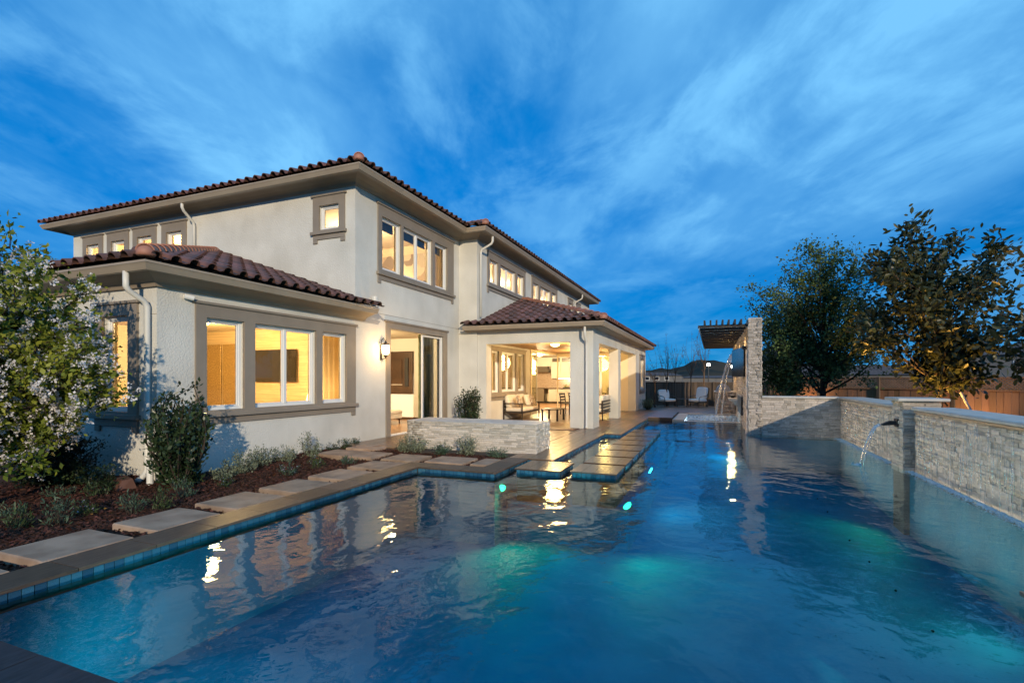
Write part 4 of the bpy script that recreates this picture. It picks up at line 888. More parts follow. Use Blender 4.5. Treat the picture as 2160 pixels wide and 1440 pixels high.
def ellip_points(n, c, r, zmin=-1.0, hollow=.35, seed=0):
    g_ = np.random.default_rng(seed); out = []
    while len(out) < n:
        p = g_.uniform(-1,1,3); q = np.linalg.norm(p)
        if hollow < q < 1 and p[2] > zmin: out.append(p)
    return np.array(c)+np.array(out)*np.array(r)
def curve(a, b, sag, n, g_):
    a, b = np.array(a,float), np.array(b,float); t = np.linspace(0,1,n)[:,None]; off = g_.normal(0,sag,(1,3)); 
    return a+(b-a)*t + off*np.sin(np.pi*t)*np.linalg.norm(b-a)
def shrub(name, label, cat, base, r, h, n, leaf, m, stems=26, seed=1, ratio=.5, wide=False, jitter=.05, up=.5, bark='bark_dark', group=None, extra=None, spike=.0, low=.12):
    """stems fan out from the base; leaves crowd the outer part of every stem"""
    g_ = np.random.default_rng(seed); t = thing(name, label, cat, base, group=group); bx_, by_, bz = base
    ends = ellip_points(stems, (bx_,by_,bz+h*.5), (r[0],r[1],h*.5), -.9, .45, seed); ends[:,2] += g_.uniform(0,spike,stems)*(ends[:,2]-bz)
    sm = MB(); C = []; D = []; per = n//stems
    for e in ends:
        s0 = (bx_+(e[0]-bx_)*.15+g_.normal(0,.02), by_+(e[1]-by_)*.15+g_.normal(0,.02), bz-.02)
        pts = curve(s0, e, .10, 6, g_); sm.tube([tuple(p) for p in pts], [.012*(1-.13*i)*max(.4,h) for i in range(6)], 4, False)
        tt = 1-(1-low)*g_.beta(1.0,1.7,per); idx = np.clip((tt*5).astype(int),0,4); fr = (tt*5-idx)[:,None]; p = pts[idx]*(1-fr)+pts[idx+1]*fr
        p = p+g_.normal(0,jitter,(per,3)); d = g_.normal(0,1,(per,3))+(pts[-1]-pts[0])/np.linalg.norm(pts[-1]-pts[0])*up+np.array([0,0,up*.5]); C.append(p); D.append(d)
    C = np.concatenate(C); D = np.concatenate(D); k = C[:,2] > bz-.02; C, D = C[k], D[k]
    sm.build('stems', S[bark], t); leaf_mesh('foliage', C, D, leaf, ratio, S[m], t, wide=wide)
    if extra:
        em, cnt, sz = extra; top = C[np.argsort(-C[:,2]+g_.normal(0,.12*h,len(C)))[:cnt*3]]; top = top[g_.permutation(len(top))[:cnt]]
        leaf_mesh('flowers', top, g_.normal(0,1,(len(top),3)), sz, .8, S[em], t)
    return t
BZ = -.06
shrub('leafy_shrub', 'tall dark glossy shrub at the corner of the house wing', 'shrub', (-7.22,4.98,BZ), (.50,.46), 1.42, 5200, (.05,.10), 'leaf_dark', 70, 3, .48, False, .04, .9, spike=.12)
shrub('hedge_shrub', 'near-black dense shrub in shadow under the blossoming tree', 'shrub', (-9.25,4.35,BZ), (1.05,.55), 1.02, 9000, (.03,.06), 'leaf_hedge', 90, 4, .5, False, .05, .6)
shrub('low_shrub', 'low spreading olive shrub in front of the left window', 'shrub', (-8.75,4.45,BZ), (.42,.34), .42, 1500, (.03,.06), 'leaf_grass', 28, 5, .5, jitter=.04)
shrub('low_shrub', 'small twiggy shrub beside the brown cover and downspout', 'shrub', (-7.98,4.42,BZ), (.34,.26), .36, 700, (.03,.06), 'leaf_dark', 18, 6, .5, jitter=.03)
for i, (x,y,r,h,n,lb) in enumerate([(-7.18,5.95,.30,.46,1500,'silvery shrub under the triple window, just right of the tall dark shrub'),(-7.42,6.55,.28,.40,1300,'silvery shrub under the triple window, second from the tall dark shrub'),
      (-7.45,7.12,.26,.34,1000,'silvery shrub under the triple window, third from the tall dark shrub'),(-7.42,7.72,.26,.52,1200,'taller silvery shrub at the right end under the triple window'),(-7.05,5.5,.2,.25,500,'small silvery shrub at the foot of the tall dark shrub')]):
    shrub('silver_shrub', lb, 'shrub', (x,y,BZ), (r,r*.85), h, n, (.02,.04), 'leaf_grey', 26, 10+i, .6, jitter=.03, group='silvery shrubs under the triple window')
for i, (x,y,h,lb) in enumerate([(-7.66,8.62,.22,'small dark plant by the wall beside the wide stepping stone'),(-7.68,9.05,.26,'small dark plant by the wall near the patio'),(-7.70,9.42,.24,'small dark plant by the wall closest to the open door')]):
    shrub('wall_plant', lb, 'plant', (x,y,BZ), (.17,.15), h, 420, (.02,.045), 'leaf_dark', 14, 20+i, .4, jitter=.025, group='small plants along the house wall')
for i, (x,y,r,h,n,lb) in enumerate([(-6.10,9.12,.24,.44,1300,'silvery shrub at the left end of the planter wall'),(-5.80,9.16,.22,.38,900,'silvery shrub second from the left along the planter wall'),(-5.22,9.12,.24,.26,900,'low sage shrub in the middle of the planter wall'),(-4.62,9.12,.26,.44,1300,'tall silvery shrub right of the middle of the planter wall'),(-3.95,9.05,.24,.24,800,'low sage shrub near the right end of the planter wall')]):
    shrub('planter_shrub', lb, 'shrub', (x,y,BZ), (r,r*.8), h, n, (.02,.04), 'leaf_grey' if 'silvery' in lb else 'leaf_sage', 24, 30+i, .55, jitter=.03, group='shrubs in front of the planter wall')
shrub('leafy_shrub', 'dark rounded shrub on the patio against the wall beside the porch', 'shrub', (-6.98,13.85,0), (.48,.42), 1.36, 4200, (.045,.085), 'leaf_dark', 60, 41, .5, jitter=.05, up=.7)
shrub('low_shrub', 'round green shrub at the far corner of the porch', 'shrub', (-2.95,25.3,0), (.42,.40), .62, 1600, (.03,.06), 'leaf_sage', 34, 42, .5, jitter=.05)
gc = [(-7.33,3.15),(-6.81,2.95),(-6.59,3.2),(-6.75,3.55),(-6.33,3.78),(-6.12,4.0),(-8.0,3.9),(-7.55,4.1),(-6.48,4.5),(-6.51,5.1),(-6.41,6.2),(-6.51,6.95),(-6.30,7.5),(-7.0,2.5),(-6.45,2.5)]
gcl = ['tuft by the left edge above the first stepping stones','tuft nearest the first whole stepping stone','tuft right of the nearest tuft','grassy tuft with violet flowers left of the brown cover','grassy tuft in the open mulch before the brown cover','grassy tuft just right of the one before the brown cover','sprawling tuft in front of the dark hedge','sprawling tuft between dark hedge and brown cover','tuft at the foot of the tall shrub, nearest the path','violet-flowered tuft right of the tall shrub','pale-flowered tuft beside the fourth stepping stone','pale-flowered tuft beside the fifth stepping stone','violet-flowered tuft beside the sixth stepping stone','tuft at the very left edge of the bed','tuft by the stone cut off at the left edge']
for i, ((x,y),lb) in enumerate(zip(gc,gcl)):
    fl = 'flowered' in lb or 'violet' in lb
    shrub('ground_tuft', 'small green '+lb if not lb.startswith(('grassy','violet','pale')) else lb, 'plant', (x,y,BZ-.01), (.17,.15), .17+.06*(i%3), 240, (.03,.07), 'leaf_grass' if i%2 else 'leaf_sage', 16, 60+i, .22, jitter=.02, up=1.2, group='small tufts in the mulch', extra=('petal_blue',26,(.012,.022)) if fl else None)
c = np.stack([nrng.uniform(-8.6,-6.2,40), nrng.uniform(2.4,4.8,40), np.full(40,-.04)],1)
tag(leaf_mesh('fallen_leaves', c, nrng.normal(0,1,(40,3))*np.array([1,1,.15]), (.03,.06), .4, S['petal_dry'], None, kind='stuff'), 'yellow fallen leaves lying on the mulch under the blossoming tree', 'leaves')

def tree(name, label, base, top, crown_c, crown_r, limbs, twigs, leaves_n, leaf, m, seed, trunk_r, ratio=.5, wide=False, jitter=.12, bark='bark', fork=.35, blossom=None, group=None, zmin=-.9, droop=0., piece=0, hollow=.3):
    g_ = np.random.default_rng(seed); t = thing(name, label, 'tree', base, group=group); tk = MB(); base = np.array(base,float); top = np.array(top,float)
    tp = curve(base, top, .02, 9, g_); tk.tube([tuple(p) for p in tp], [trunk_r*(1-.085*i) for i in range(9)], 9)
    ends = ellip_points(limbs, crown_c, crown_r, zmin, hollow, seed); lb = MB(); C = []; D = []; tips = []
    for e in ends:
        hgt = np.clip((e[2]-base[2])/(top[2]-base[2])*.62-.05+g_.uniform(-.1,.05), fork, .97); i = hgt*8; k = min(int(i),7); s0 = tp[k]*(1-(i-k))+tp[k+1]*(i-k)
        pts = curve(s0, e, .07, 7, g_); r0 = trunk_r*(.42-.25*hgt); lb.tube([tuple(p) for p in pts], [max(.004,r0*(1-.14*j)) for j in range(7)], 5, False)
        for _ in range(twigs):
            q = g_.uniform(.35,1); j = min(int(q*6),5); s1 = pts[j]*(1-(q*6-j))+pts[j+1]*(q*6-j)
            ln = g_.uniform(.25,.6)*np.mean(crown_r)*.45; dr = unit((g_.normal(0,1,(1,3))+(s1-np.array(crown_c))/np.array(crown_r)*1.1+np.array([0,0,.3-droop])))[0]; e1 = s1+dr*ln
            lb.tube([tuple(s1), tuple(s1+dr*ln*.5+g_.normal(0,.02,3)), tuple(e1)], [.008,.006,.003], 3, False); tips.append(e1)
            k_ = max(1, leaves_n//(limbs*twigs)); a = g_.uniform(.1,1.15,(k_,1)); C.append(s1+(e1-s1)*a+g_.normal(0,jitter,(k_,3))); D.append(g_.normal(0,1,(k_,3))+dr*.7+np.array([0,0,.1-droop]))
    tk.build('trunk', S[bark], t, smooth=True); lb.build('branches', S[bark], t, smooth=True)
    if leaves_n:
        C = np.concatenate(C); D = np.concatenate(D)
        if piece:                                                    # the leaves that show largest are pieces of the crown
            dist = np.linalg.norm(C-np.array([0,0,1.5]),axis=1); od = np.argsort(dist); near = od[:len(od)//2]; pick = near[g_.permutation(len(near))[:piece]]; rest = np.setdiff1d(od, pick)
            cr = leaf_mesh('crown', C[rest], D[rest], leaf, ratio, S[m], t, wide=wide); cr['kind'] = 'stuff'
            lm = bpy.data.meshes.new('leaf'); q = ratio*.5; lm.from_pydata([(0,0,0),(q*.85,.3,q*.25),(q*.95,.68,q*.25),(0,1,0),(-q*.95,.68,q*.25),(-q*.85,.3,q*.25)],[],[(0,1,2,3),(0,3,4,5)]); lm.materials.append(S[m+'_o'] if m+'_o' in S else S[m])
            for i in pick:
                d = Vector(D[i]).normalized(); inst('leaf', lm, cr, C[i], (d.to_track_quat('Y','Z').to_matrix() @ Matrix.Rotation(g_.uniform(-.9,.9),3,'Y')).to_euler(), (1 if True else 0)*np.full(3, g_.uniform(*leaf)))
        else: leaf_mesh('crown', C, D, leaf, ratio, S[m], t, wide=wide)
    if blossom:
        n_, per, sz = blossom; tips = np.array(tips); hot = tips[g_.random(len(tips)) < .55]; pk = hot[g_.integers(0,len(hot),n_)]+g_.normal(0,.062,(n_,3)); B = np.repeat(pk,per,0); O_ = unit(g_.normal(0,1,(n_*per,3)))
        leaf_mesh('blossom', B+O_*g_.uniform(.008,.032,(n_*per,1)), O_+g_.normal(0,.5,(n_*per,3)), sz, .85, S['blossom'], t)
    return t
tree('blossoming_tree', 'small tree thick with white blossom and fresh leaves at the left edge', (-8.3,3.36,BZ), (-8.25,3.4,2.5), (-8.02,3.42,1.92), (1.30,.95,1.55), 58, 12, 23000, (.05,.10), 'leaf_fresh', 7, .06, .55, jitter=.062, blossom=(3000,16,(.020,.036)), bark='bark_dark', fork=.25)
# ================================================================== trees beyond the walls
S['leaf_mag_o'] = mat('magnolia_leaf_piece', (.030,.040,.016), (.068,.070,.024), 1.6, .4, spec=.4, obj_rnd=.45)
tree('leafy_tree', 'tall fine-leaved green tree behind the grey stone wall', (3.55,20.2,GZ), (3.6,20.2,5.0), (3.4,20.2,3.9), (2.45,2.0,2.2), 56, 13, 24000, (.07,.13), 'leaf_tree', 21, .12, .6, jitter=.12, bark='bark_dark', fork=.26)
tree('leafy_tree', 'smaller fine-leaved tree just right of the tall television wall', (2.72,21.0,GZ), (2.7,21.0,3.6), (2.55,21.0,3.0), (1.25,1.2,1.6), 30, 12, 11000, (.07,.13), 'leaf_tree', 22, .085, .55, jitter=.14, bark='bark_dark', fork=.3)
tree('magnolia_tree', 'big-leaved magnolia lit orange from below behind the right waterfall wall', (5.70,17.0,GZ), (5.75,17.0,4.9), (5.65,17.0,3.75), (1.8,1.7,2.35), 44, 12, 7400, (.14,.24), 'leaf_mag', 23, .095, .42, wide=True, jitter=.13, fork=.3, piece=300, hollow=.25)
tree('magnolia_tree', 'big-leaved magnolia cut off by the right edge of the picture', (7.5,14.2,GZ), (7.5,14.2,3.8), (7.05,14.3,2.95), (1.4,1.3,1.6), 24, 11, 3000, (.14,.24), 'leaf_mag', 24, .08, .42, wide=True, jitter=.13, fork=.3)
bare = [(-2.89,27.6,3.2,.035,'thin bare tree nearest the porch corner'),(-2.35,28.9,4.2,.05,'bare multi-stemmed tree behind the left lounge chair'),(-1.95,29.3,3.8,.045,'bare tree between the two lounge chairs, left of the pair'),(-1.15,29.5,4.2,.05,'bare tree behind the small side table'),(-.42,29.6,4.6,.06,'bare tree behind the right lounge chair, its trunk lit amber')]
for i, (x,y,h,r,lb) in enumerate(bare):
    tree('bare_tree', lb, (x,y,GZ+.2), (x+.05,y,h*.55), (x,y,h*.74), (.62,.5,h*.30), 13, 5, 0, (.1,.2), 'leaf_tree', 50+i, r, bark='bark', fork=.42, zmin=-.3, group='bare young trees along the back fence')
shrub('back_shrub', 'tangled half-bare shrub behind the wall beside the television wall', 'shrub', (2.1,19.2,GZ), (.8,.5), 1.75, 1600, (.04,.08), 'leaf_tree', 40, 71, .5, jitter=.09)
shrub('back_shrub', 'dark shrub behind the grill island', 'shrub', (.9,29.0,-.05), (.8,.5), 1.5, 2600, (.04,.08), 'leaf_dark', 44, 72, .5, jitter=.08)
st_ = thing('tree_stake', 'pale leaning stake tied to the magnolia behind the nearest waterfall wall', 'stake', (6.1,16.2,GZ)); MB().tube([(6.35,15.6,GZ),(5.95,16.3,1.15)], .03, 8).build('pole', S['capstone'], st_); MB().tube([(5.95,16.3,1.13),(5.75,16.9,1.45)], .008, 6).build('tie', S['black'], st_)
# garden uplights at the tree feet
def uplight(x, y, z, aim, power, label, spot=R(75), colr=(1.0,.50,.10)):
    t = thing('garden_uplight', label, 'garden light', (x,y,z), group='small garden uplights')
    MB().lathe((0,0,0), [(.01,-.02),(.012,.05),(.045,.06),(.05,.14),(.04,.145),(.035,.10),(.001,.10)], 12).build('housing', S['black'], t, False)
    lamp(t, (x,y,z+.20), power, colr, 'SPOT', .04, rot=aim, spot=spot, blend=.7)
uplight(5.05,16.0,GZ, (.10,.28,1), 900, 'garden uplight at the foot of the magnolia', R(95))
uplight(-.30,29.1,-.05, (-.03,.12,1), 220, 'garden uplight at the foot of the amber-lit bare tree', R(50)); uplight(-2.80,27.2,-.05, (-.03,.10,1), 120, 'garden uplight at the foot of the bare tree by the porch', R(50))
uplight(3.5,24.9,GZ, (.45,.75,.75), 95, 'garden uplight aimed at the cedar fence between the trees', R(120), (1,.62,.28)); uplight(7.6,20.9,GZ, (.5,.7,.75), 75, 'garden uplight aimed at the cedar fence right of the magnolia', R(120), (1,.62,.28))
# ---- fences
fu = {m: MB().box(-.5,.5,-.5,.5,-.5,.5).mesh('board', S[m]) for m in ('fence','fence_dark')}
def fence(label, A, B, zb, zt, bw, m, lattice=0.0, objs=True, post_step=2.4):
    A, B = Vector((*A,0)), Vector((*B,0)); L_ = (B-A).length; d = (B-A)/L_; nrm = Vector((d.y,-d.x,0)); rz = math.atan2(d.y,d.x); k = int(L_/bw)
    t = thing('fence', label, 'fence', ((A+B)/2)+Vector((0,0,zb)))
    for i in range(k):
        c = A+d*(bw*(i+.5))+nrm*(.003 if i%2 else -.003); hh = zt-rnd.uniform(0,.012)
        inst('board', fu[m], t, (c.x,c.y,(zb+hh)/2), (0,0,rz), (bw*.955,.018,hh-zb))
    for i in range(int(L_/post_step)+2):
        c = A+d*min(i*post_step,L_)+nrm*.05; inst('post', fu['fence_dark'], t, (c.x,c.y,(zb+zt+lattice)/2+.02), (0,0,rz), (.10,.09,zt+lattice-zb+.04))
    rl = MB()
    for z in ((zt+.02,zt+lattice) if lattice else (zt+.0,)): rl.bar(A+Vector((0,0,z))+nrm*.02, B+Vector((0,0,z))+nrm*.02, .045, .05)
    rl.build('rail', S[m], t)
    if lattice:
        lt = MB(); s = .105; n_ = int(L_/s)
        for i in range(-4, n_):
            for sg, off in ((1,.0),(-1,.012)):
                x0, x1 = i*s, i*s+lattice
                if x0 < 0 or x1 > L_: continue
                p, q = (x0,x1) if sg > 0 else (x1,x0)
                lt.bar(A+d*p+nrm*off+Vector((0,0,zt+.03)), A+d*q+nrm*off+Vector((0,0,zt+lattice-.02)), .008, .036)
        lt.build('lattice', S[m], t)['kind'] = 'stuff'
    return t
fence('cedar board fence with lattice top behind the trees at the right', (2.6,27.0), (11.6,18.6), GZ, 1.10, .19, 'fence', .44)
fence('weathered board fence behind the lounge chairs and bare trees', (-9.5,31.6), (2.6,30.6), GZ, 1.30, .15, 'fence_dark', .0)
fence('weathered board fence section running from the back fence to the cedar fence', (2.62,30.6), (2.62,27.05), GZ, 1.30, .15, 'fence_dark', .0)
# ================================================================== distance
def far_house(label, x, y, w, dp, h, rh, rz=0.0, wins=(), seed=0):
    t = thing('neighbour_house', label, 'house', (x,y,GZ), rz, group='neighbouring houses')
    MB().box(-w/2,w/2,-dp/2,dp/2,0,h).build('wall', S['far_wall'], t, False)
    o = .5; MB().add([(-w/2-o,-dp/2-o,h),(w/2+o,-dp/2-o,h),(w/2+o,dp/2+o,h),(-w/2-o,dp/2+o,h),(-w/2+dp/2,0,h+rh),(w/2-dp/2,0,h+rh)],[(0,1,5,4),(1,2,5),(2,3,4,5),(3,0,4),(3,2,1,0)]).build('roof', S['far_roof'], t, False)
    for wx0, wz0, ww, wh in wins:
        f = MB().box(wx0-.12,wx0+ww+.12,-dp/2-.06,-dp/2+.02,wz0-.12,wz0+wh+.12).build('window', S['frame'], t, False)
        MB().box(wx0,wx0+ww,-dp/2-.08,-dp/2-.061,wz0,wz0+wh).build('pane', S['screen'], f, False)
far_house('grey neighbouring house with white-framed windows between the stone wall and the trees', 14.5,140,9,9,4.6,1.6, 0, [(-3.4,2.1,1.2,1.7),(-1.3,2.1,1.2,1.7),(1.0,2.1,1.2,1.7)])
far_house('tan neighbouring house with tiled roof behind the magnolia at the right', 40,88,13,10,5.0,1.7, -.5, [(-1.5,3.0,1.2,1.2),(3.0,3.0,1.2,1.2)])
far_house('low tiled roof of a neighbouring house showing above the fence between the trees', 25,120,24,10,2.6,2.0, -.25)
far_house('dark neighbouring house far behind the bare trees, left of the street lamp', -17,170,16,9,2.9,1.1, .0, [(-6,1.5,1.1,1.0),(-3,1.5,1.1,1.0),(0,1.5,1.1,1.0),(3,1.5,1.1,1.0)])
far_house('long pale low building behind the back fence near the street lamp', 4,190,30,9,2.2,.8, .0)
lp = thing('street_lamp', 'lit street lamp on a dark post beyond the back fence', 'street lamp', (-.49,70,GZ))
MB().tube([(-.49,70,GZ),(-.49,70,3.2)], [.09,.05], 8).build('post', S['black'], lp); MB().lathe((-.49,70,3.2), [(.001,0),(.16,.02),(.22,.16),(.16,.30),(.001,.33)], 12).build('lantern', glow('street_lamp_glass', (1,.93,.80), 22), lp, True, True)
lp = thing('street_lamp', 'second lit street lamp just left of the tall stone wall', 'street lamp', (2.08,60,GZ))
MB().tube([(2.08,60,GZ),(2.08,60,2.75)], [.09,.05], 8).build('post', S['black'], lp); MB().lathe((2.08,60,2.7), [(.001,0),(.16,.02),(.22,.16),(.16,.30),(.001,.33)], 12).build('lantern', glow('street_lamp_glass', (1,.93,.80), 22), lp, True, True)
# ================================================================== furniture and fittings
# pergola on the television wall
pg = thing('pergola', 'dark slatted pergola fixed to the top of the tall stone wall', 'pergola', (.3,21.4,3.0))
for k in range(13): MB().box(-.40,.945,15.92+.918*k,15.92+.918*k+.12,3.015,3.09).build('slat', S['slat'], pg)
for k in range(7): 
    x = -.245+.165*k; MB().box(x,x+.05,15.80,27.1,3.091,3.225).build('rafter', S['slat'], pg)
MB().box(-.40,-.36,15.971,27.0,3.02,3.10).build('edge_beam', S['black'], pg)
tw_lamp = thing('wall_light', 'small warm wall light under the far end of the pergola', 'light', (.93,23.9,2.3)); MB().box(.88,.948,23.85,23.95,2.2,2.36).build('housing', S['black'], tw_lamp); MB().box(.87,.9,23.87,23.93,2.17,2.199).build('lens', glow('amber_lens',(1,.6,.2),20), tw_lamp)
lamp(tw_lamp, (.72,24.0,2.05), 70, (1,.55,.16), size=.05)
for y in (17.2, 20.6):
    q = thing('downlight', 'small pergola downlight %s the television' % ('above' if y < 18 else 'beyond'), 'light', (.62,y,2.99)); MB().lathe((0,0,0), [(.001,.0),(.04,.0),(.045,-.05),(.03,-.055),(.001,-.05)], 12).build('housing', S['bronze'], q, False); lamp(q, (.45,y,2.85), 60, (1,.62,.28), 'SPOT', .08, rot=(.55,0,-1), spot=R(120), blend=.6)
tv = thing('television', 'flat television on a swivel arm on the tall stone wall', 'television', (.82,17.4,1.57))
MB().add([(.86,16.42,1.57),(.60,18.40,1.57),(.65,18.41,1.57),(.91,16.43,1.57),(.86,16.42,2.46),(.60,18.40,2.46),(.65,18.41,2.46),(.91,16.43,2.46)],[(0,3,2,1),(4,5,6,7),(0,1,5,4),(1,2,6,5),(2,3,7,6),(3,0,4,7)]).build('screen', S['screen'], tv, bevel=.008); MB().box(.84,.949,17.2,17.6,1.85,2.15).build('bracket', S['black'], tv); MB().box(.81,.947,16.30,16.42,2.38,2.48).build('soundbar', S['black'], tv, bevel=.01)
sh = thing('hearth_shelf', 'stone shelf with a small dark bowl jutting from the tall wall', 'shelf', (.75,22,.4))
MB().box(.60,.948,21.5,22.9,.66,.73).build('top', S['capstone'], sh, bevel=.01); MB().add([(.66,21.6,.659),(.66,22.8,.659),(.948,22.8,.659),(.948,21.6,.659),(.90,21.8,.40),(.90,22.6,.40),(.948,22.6,.40),(.948,21.8,.40)],[(0,1,5,4),(1,2,6,5),(0,4,7,3),(4,5,6,7)]).build('corbel', S['capstone'], sh)
tag(MB().lathe((.76,22.2,.731), [(.05,0),(.06,.01),(.10,.06),(.11,.09),(.10,.09),(.05,.03),(.001,.025)], 14).build('bowl', S['black'], smooth=True), 'small dark bowl on the stone shelf', 'bowl')
# grill island
gi = thing('grill_island', 'stone-clad outdoor kitchen island at the far end of the spa', 'counter', (.48,24.6,0))
MB().box(.135,.94,23.66,25.6,0,.90).build('core', S['mortar'], gi); clad(gi, 'y', 23.66, -1, .12, .94, 0, .90, 'stone_dim', .06, (.1,.3)); clad(gi, 'x', .135, -1, 23.64, 25.6, 0, .90, 'stone_dim', .06, (.1,.3)); MB().box(.06,.945,23.58,25.66,.905,.95).build('countertop', S['capstone'], gi, bevel=.008)
gr = thing('gas_grill', 'stainless grill with rounded hood on the stone island', 'grill', (.48,24.3,.95))
hood = []; k = 9
for y in (23.85,24.55): hood += [(.15+.29*(1-math.cos(math.pi*i/k)), y, .99+.28*math.sin(math.pi*i/k)) for i in range(k+1)]
MB().add(hood, [(i,i+1,k+2+i,k+1+i) for i in range(k)]+[tuple(range(k+1)),tuple(range(k+1,2*k+2))]).build('hood', S['steel'], gr, smooth=False); MB().box(.13,.75,23.82,24.58,.951,.989).build('body', S['steel'], gr); MB().tube([(.2,23.80,1.08),(.7,23.80,1.08)], .012, 8).build('handle', S['steel'], gr)
# lounge chairs with white cushions (front faces -y)
def lounge_chair(loc, rz, back_h, label):
    t = thing('lounge_chair', label, 'chair', loc, rz, group='white lounge chairs by the back fence')
    for sx_ in (-1,1):
        MB().tube([(sx_*.34,-.36,0),(sx_*.34,-.36,.26)], .016, 6).build('leg', S['bronze'], t, False); MB().tube([(sx_*.34,.34,0),(sx_*.34,.34,.28)], .016, 6).build('leg', S['bronze'], t, False)
        MB().tube([(sx_*.36,-.36,.26),(sx_*.37,-.38,.44),(sx_*.37,-.30,.54),(sx_*.37,-.05,.57),(sx_*.37,.22,.60),(sx_*.36,.32,.70)], .016, 6).build('arm', S['bronze'], t, False, True)
    f = MB(); f.bar((-.36,-.36,.25),(.36,-.36,.25),.03,.03); f.bar((-.36,.34,.25),(.36,.34,.25),.03,.03); f.bar((-.34,-.36,.25),(-.34,.34,.25),.03,.03); f.bar((.34,-.36,.25),(.34,.34,.25),.03,.03); f.build('frame', S['bronze'], t, False)
    MB().cushion((0,-.04,.345), (.68,.74,.17), p=.2).build('seat_cushion', S['white_fabric'], t, False, True)
    q = MB().cushion((0,0,0), (.66,.17,back_h), p=.25); o = q.build('back_cushion', S['white_fabric'], t, False, True); o.location = (0,.30,.40+back_h/2); o.rotation_euler = (R(-12),0,0)
    bf = MB(); bf.bar((-.33,.33,.26),(-.33,.47,.40+back_h*.9),.03,.03); bf.bar((.33,.33,.26),(.33,.47,.40+back_h*.9),.03,.03); bf.bar((-.33,.47,.40+back_h*.9),(.33,.47,.40+back_h*.9),.03,.03); bf.build('back_frame', S['bronze'], t, False)
lounge_chair((-2.33,28.55,0), R(38), .52, 'white cushioned lounge chair on the left, near the porch corner'); lounge_chair((-.72,28.75,0), R(-38), .66, 'white cushioned lounge chair on the right, with the taller back')
t = thing('side_table', 'low dark side table between the two white lounge chairs', 'table', (-1.52,28.6,0)); MB().box(-1.80,-1.26,28.35,28.85,.40,.43).build('table_top', S['bronze'], t)
for x in (-1.77,-1.29):
    for y in (28.38,28.82): MB().bar((x,y,0),(x,y,.40),.03,.03).build('leg', S['bronze'], t)
# porch loveseat (front faces +x)
def loveseat(loc, rz, label, cushions=True, ln=1.9):
    t = thing('loveseat', label, 'sofa', loc, rz, group='outdoor loveseats on the porch'); hl = ln/2
    for y in (-hl,hl):
        for x in (-.36,.36): MB().bar((x,y,0),(x,y,.60 if x > 0 else .72),.04,.04).build('leg', S['bronze'], t, False)
        MB().bar((-.36,y,.60),(.40,y,.60),.05,.035).build('arm', S['bronze'], t, False)
    f = MB(); f.bar((.36,-hl,.27),(.36,hl,.27),.04,.06); f.bar((-.36,-hl,.27),(-.36,hl,.27),.04,.06); f.bar((-.36,-hl+.0,.27),(.36,-hl,.27),.04,.06); f.bar((-.36,hl,.27),(.36,hl,.27),.04,.06); f.build('frame', S['bronze'], t, False)
    for k in range(4): MB().bar((-.37,-hl,.36+.11*k),(-.37,hl,.36+.11*k),.02,.06).build('back_slat', S['bronze'], t, False)
    if cushions:
        for s in (-1,1):
            MB().cushion((.02,s*hl*.49,.37), (.72,ln*.48,.16), p=.2).build('seat_cushion', S['cream_fabric'], t, False, True)
            o = MB().cushion((0,0,0), (.18,ln*.48,.50), p=.25).build('back_cushion', S['cream_fabric'], t, False, True); o.location = (-.26,s*hl*.49,.66); o.rotation_euler = (0,R(-12),0)
    return t
loveseat((-6.78,17.95,0), 0, 'cream cushioned dark loveseat under the porch windows')
for (x,y,rz,m_,lb) in ((-6.72,17.35,.2,'pattern_fabric','patterned throw pillow at the near end of the loveseat'),(-6.78,18.45,-.15,'cream_fabric','pale throw pillow at the far end of the loveseat'),(-6.66,18.62,.1,'pattern_fabric','ring-patterned throw pillow in front at the far end of the loveseat')):
    o = MB().cushion((0,0,0), (.13,.44,.44), p=.35).build('throw_pillow', S[m_], smooth=True); o.location = (x+.06,y,.68); o.rotation_euler = (0,R(-20),rz); tag(o, lb, 'pillow', 'throw pillows on the loveseat')
loveseat((-4.02,18.6,0), math.pi, 'dark slat-backed loveseat seen from behind the first porch column', True, 1.5)
t = thing('coffee_table', 'dark coffee table in front of the cream loveseat', 'table', (-5.4,17.5,0)); MB().box(-5.72,-5.08,17.05,17.95,.39,.43).build('table_top', S['bronze'], t, bevel=.005)
for x in (-5.68,-5.12):
    for y in (17.10,17.90): MB().bar((x,y,0),(x,y,.39),.06,.06).build('leg', S['bronze'], t)
def side_chair(loc, rz, label, m='black'):
    t = thing('dining_chair', label, 'chair', loc, rz, group='dark chairs under the porch')
    for x in (-.20,.20): MB().bar((x,-.20,0),(x,-.20,.46),.03,.03).build('leg', S[m], t, False); MB().bar((x,.22,0),(x,.20,.46),.03,.03).build('leg', S[m], t, False); MB().bar((x,.20,.46),(x,.27,.90),.03,.03).build('back_post', S[m], t, False)
    MB().box(-.23,.23,-.23,.23,.45,.48).build('seat', S[m], t, False)
    for z in (.62,.74,.86): MB().bar((-.20,.215+(z-.46)*.16,z),(.20,.215+(z-.46)*.16,z),.02,.07).build('back_slat', S[m], t, False)
side_chair((-5.72,20.6,0), R(75), 'black slat-back chair beside the first porch column'); side_chair((-5.55,21.4,0), R(60), 'black slat-back chair just behind the other one')
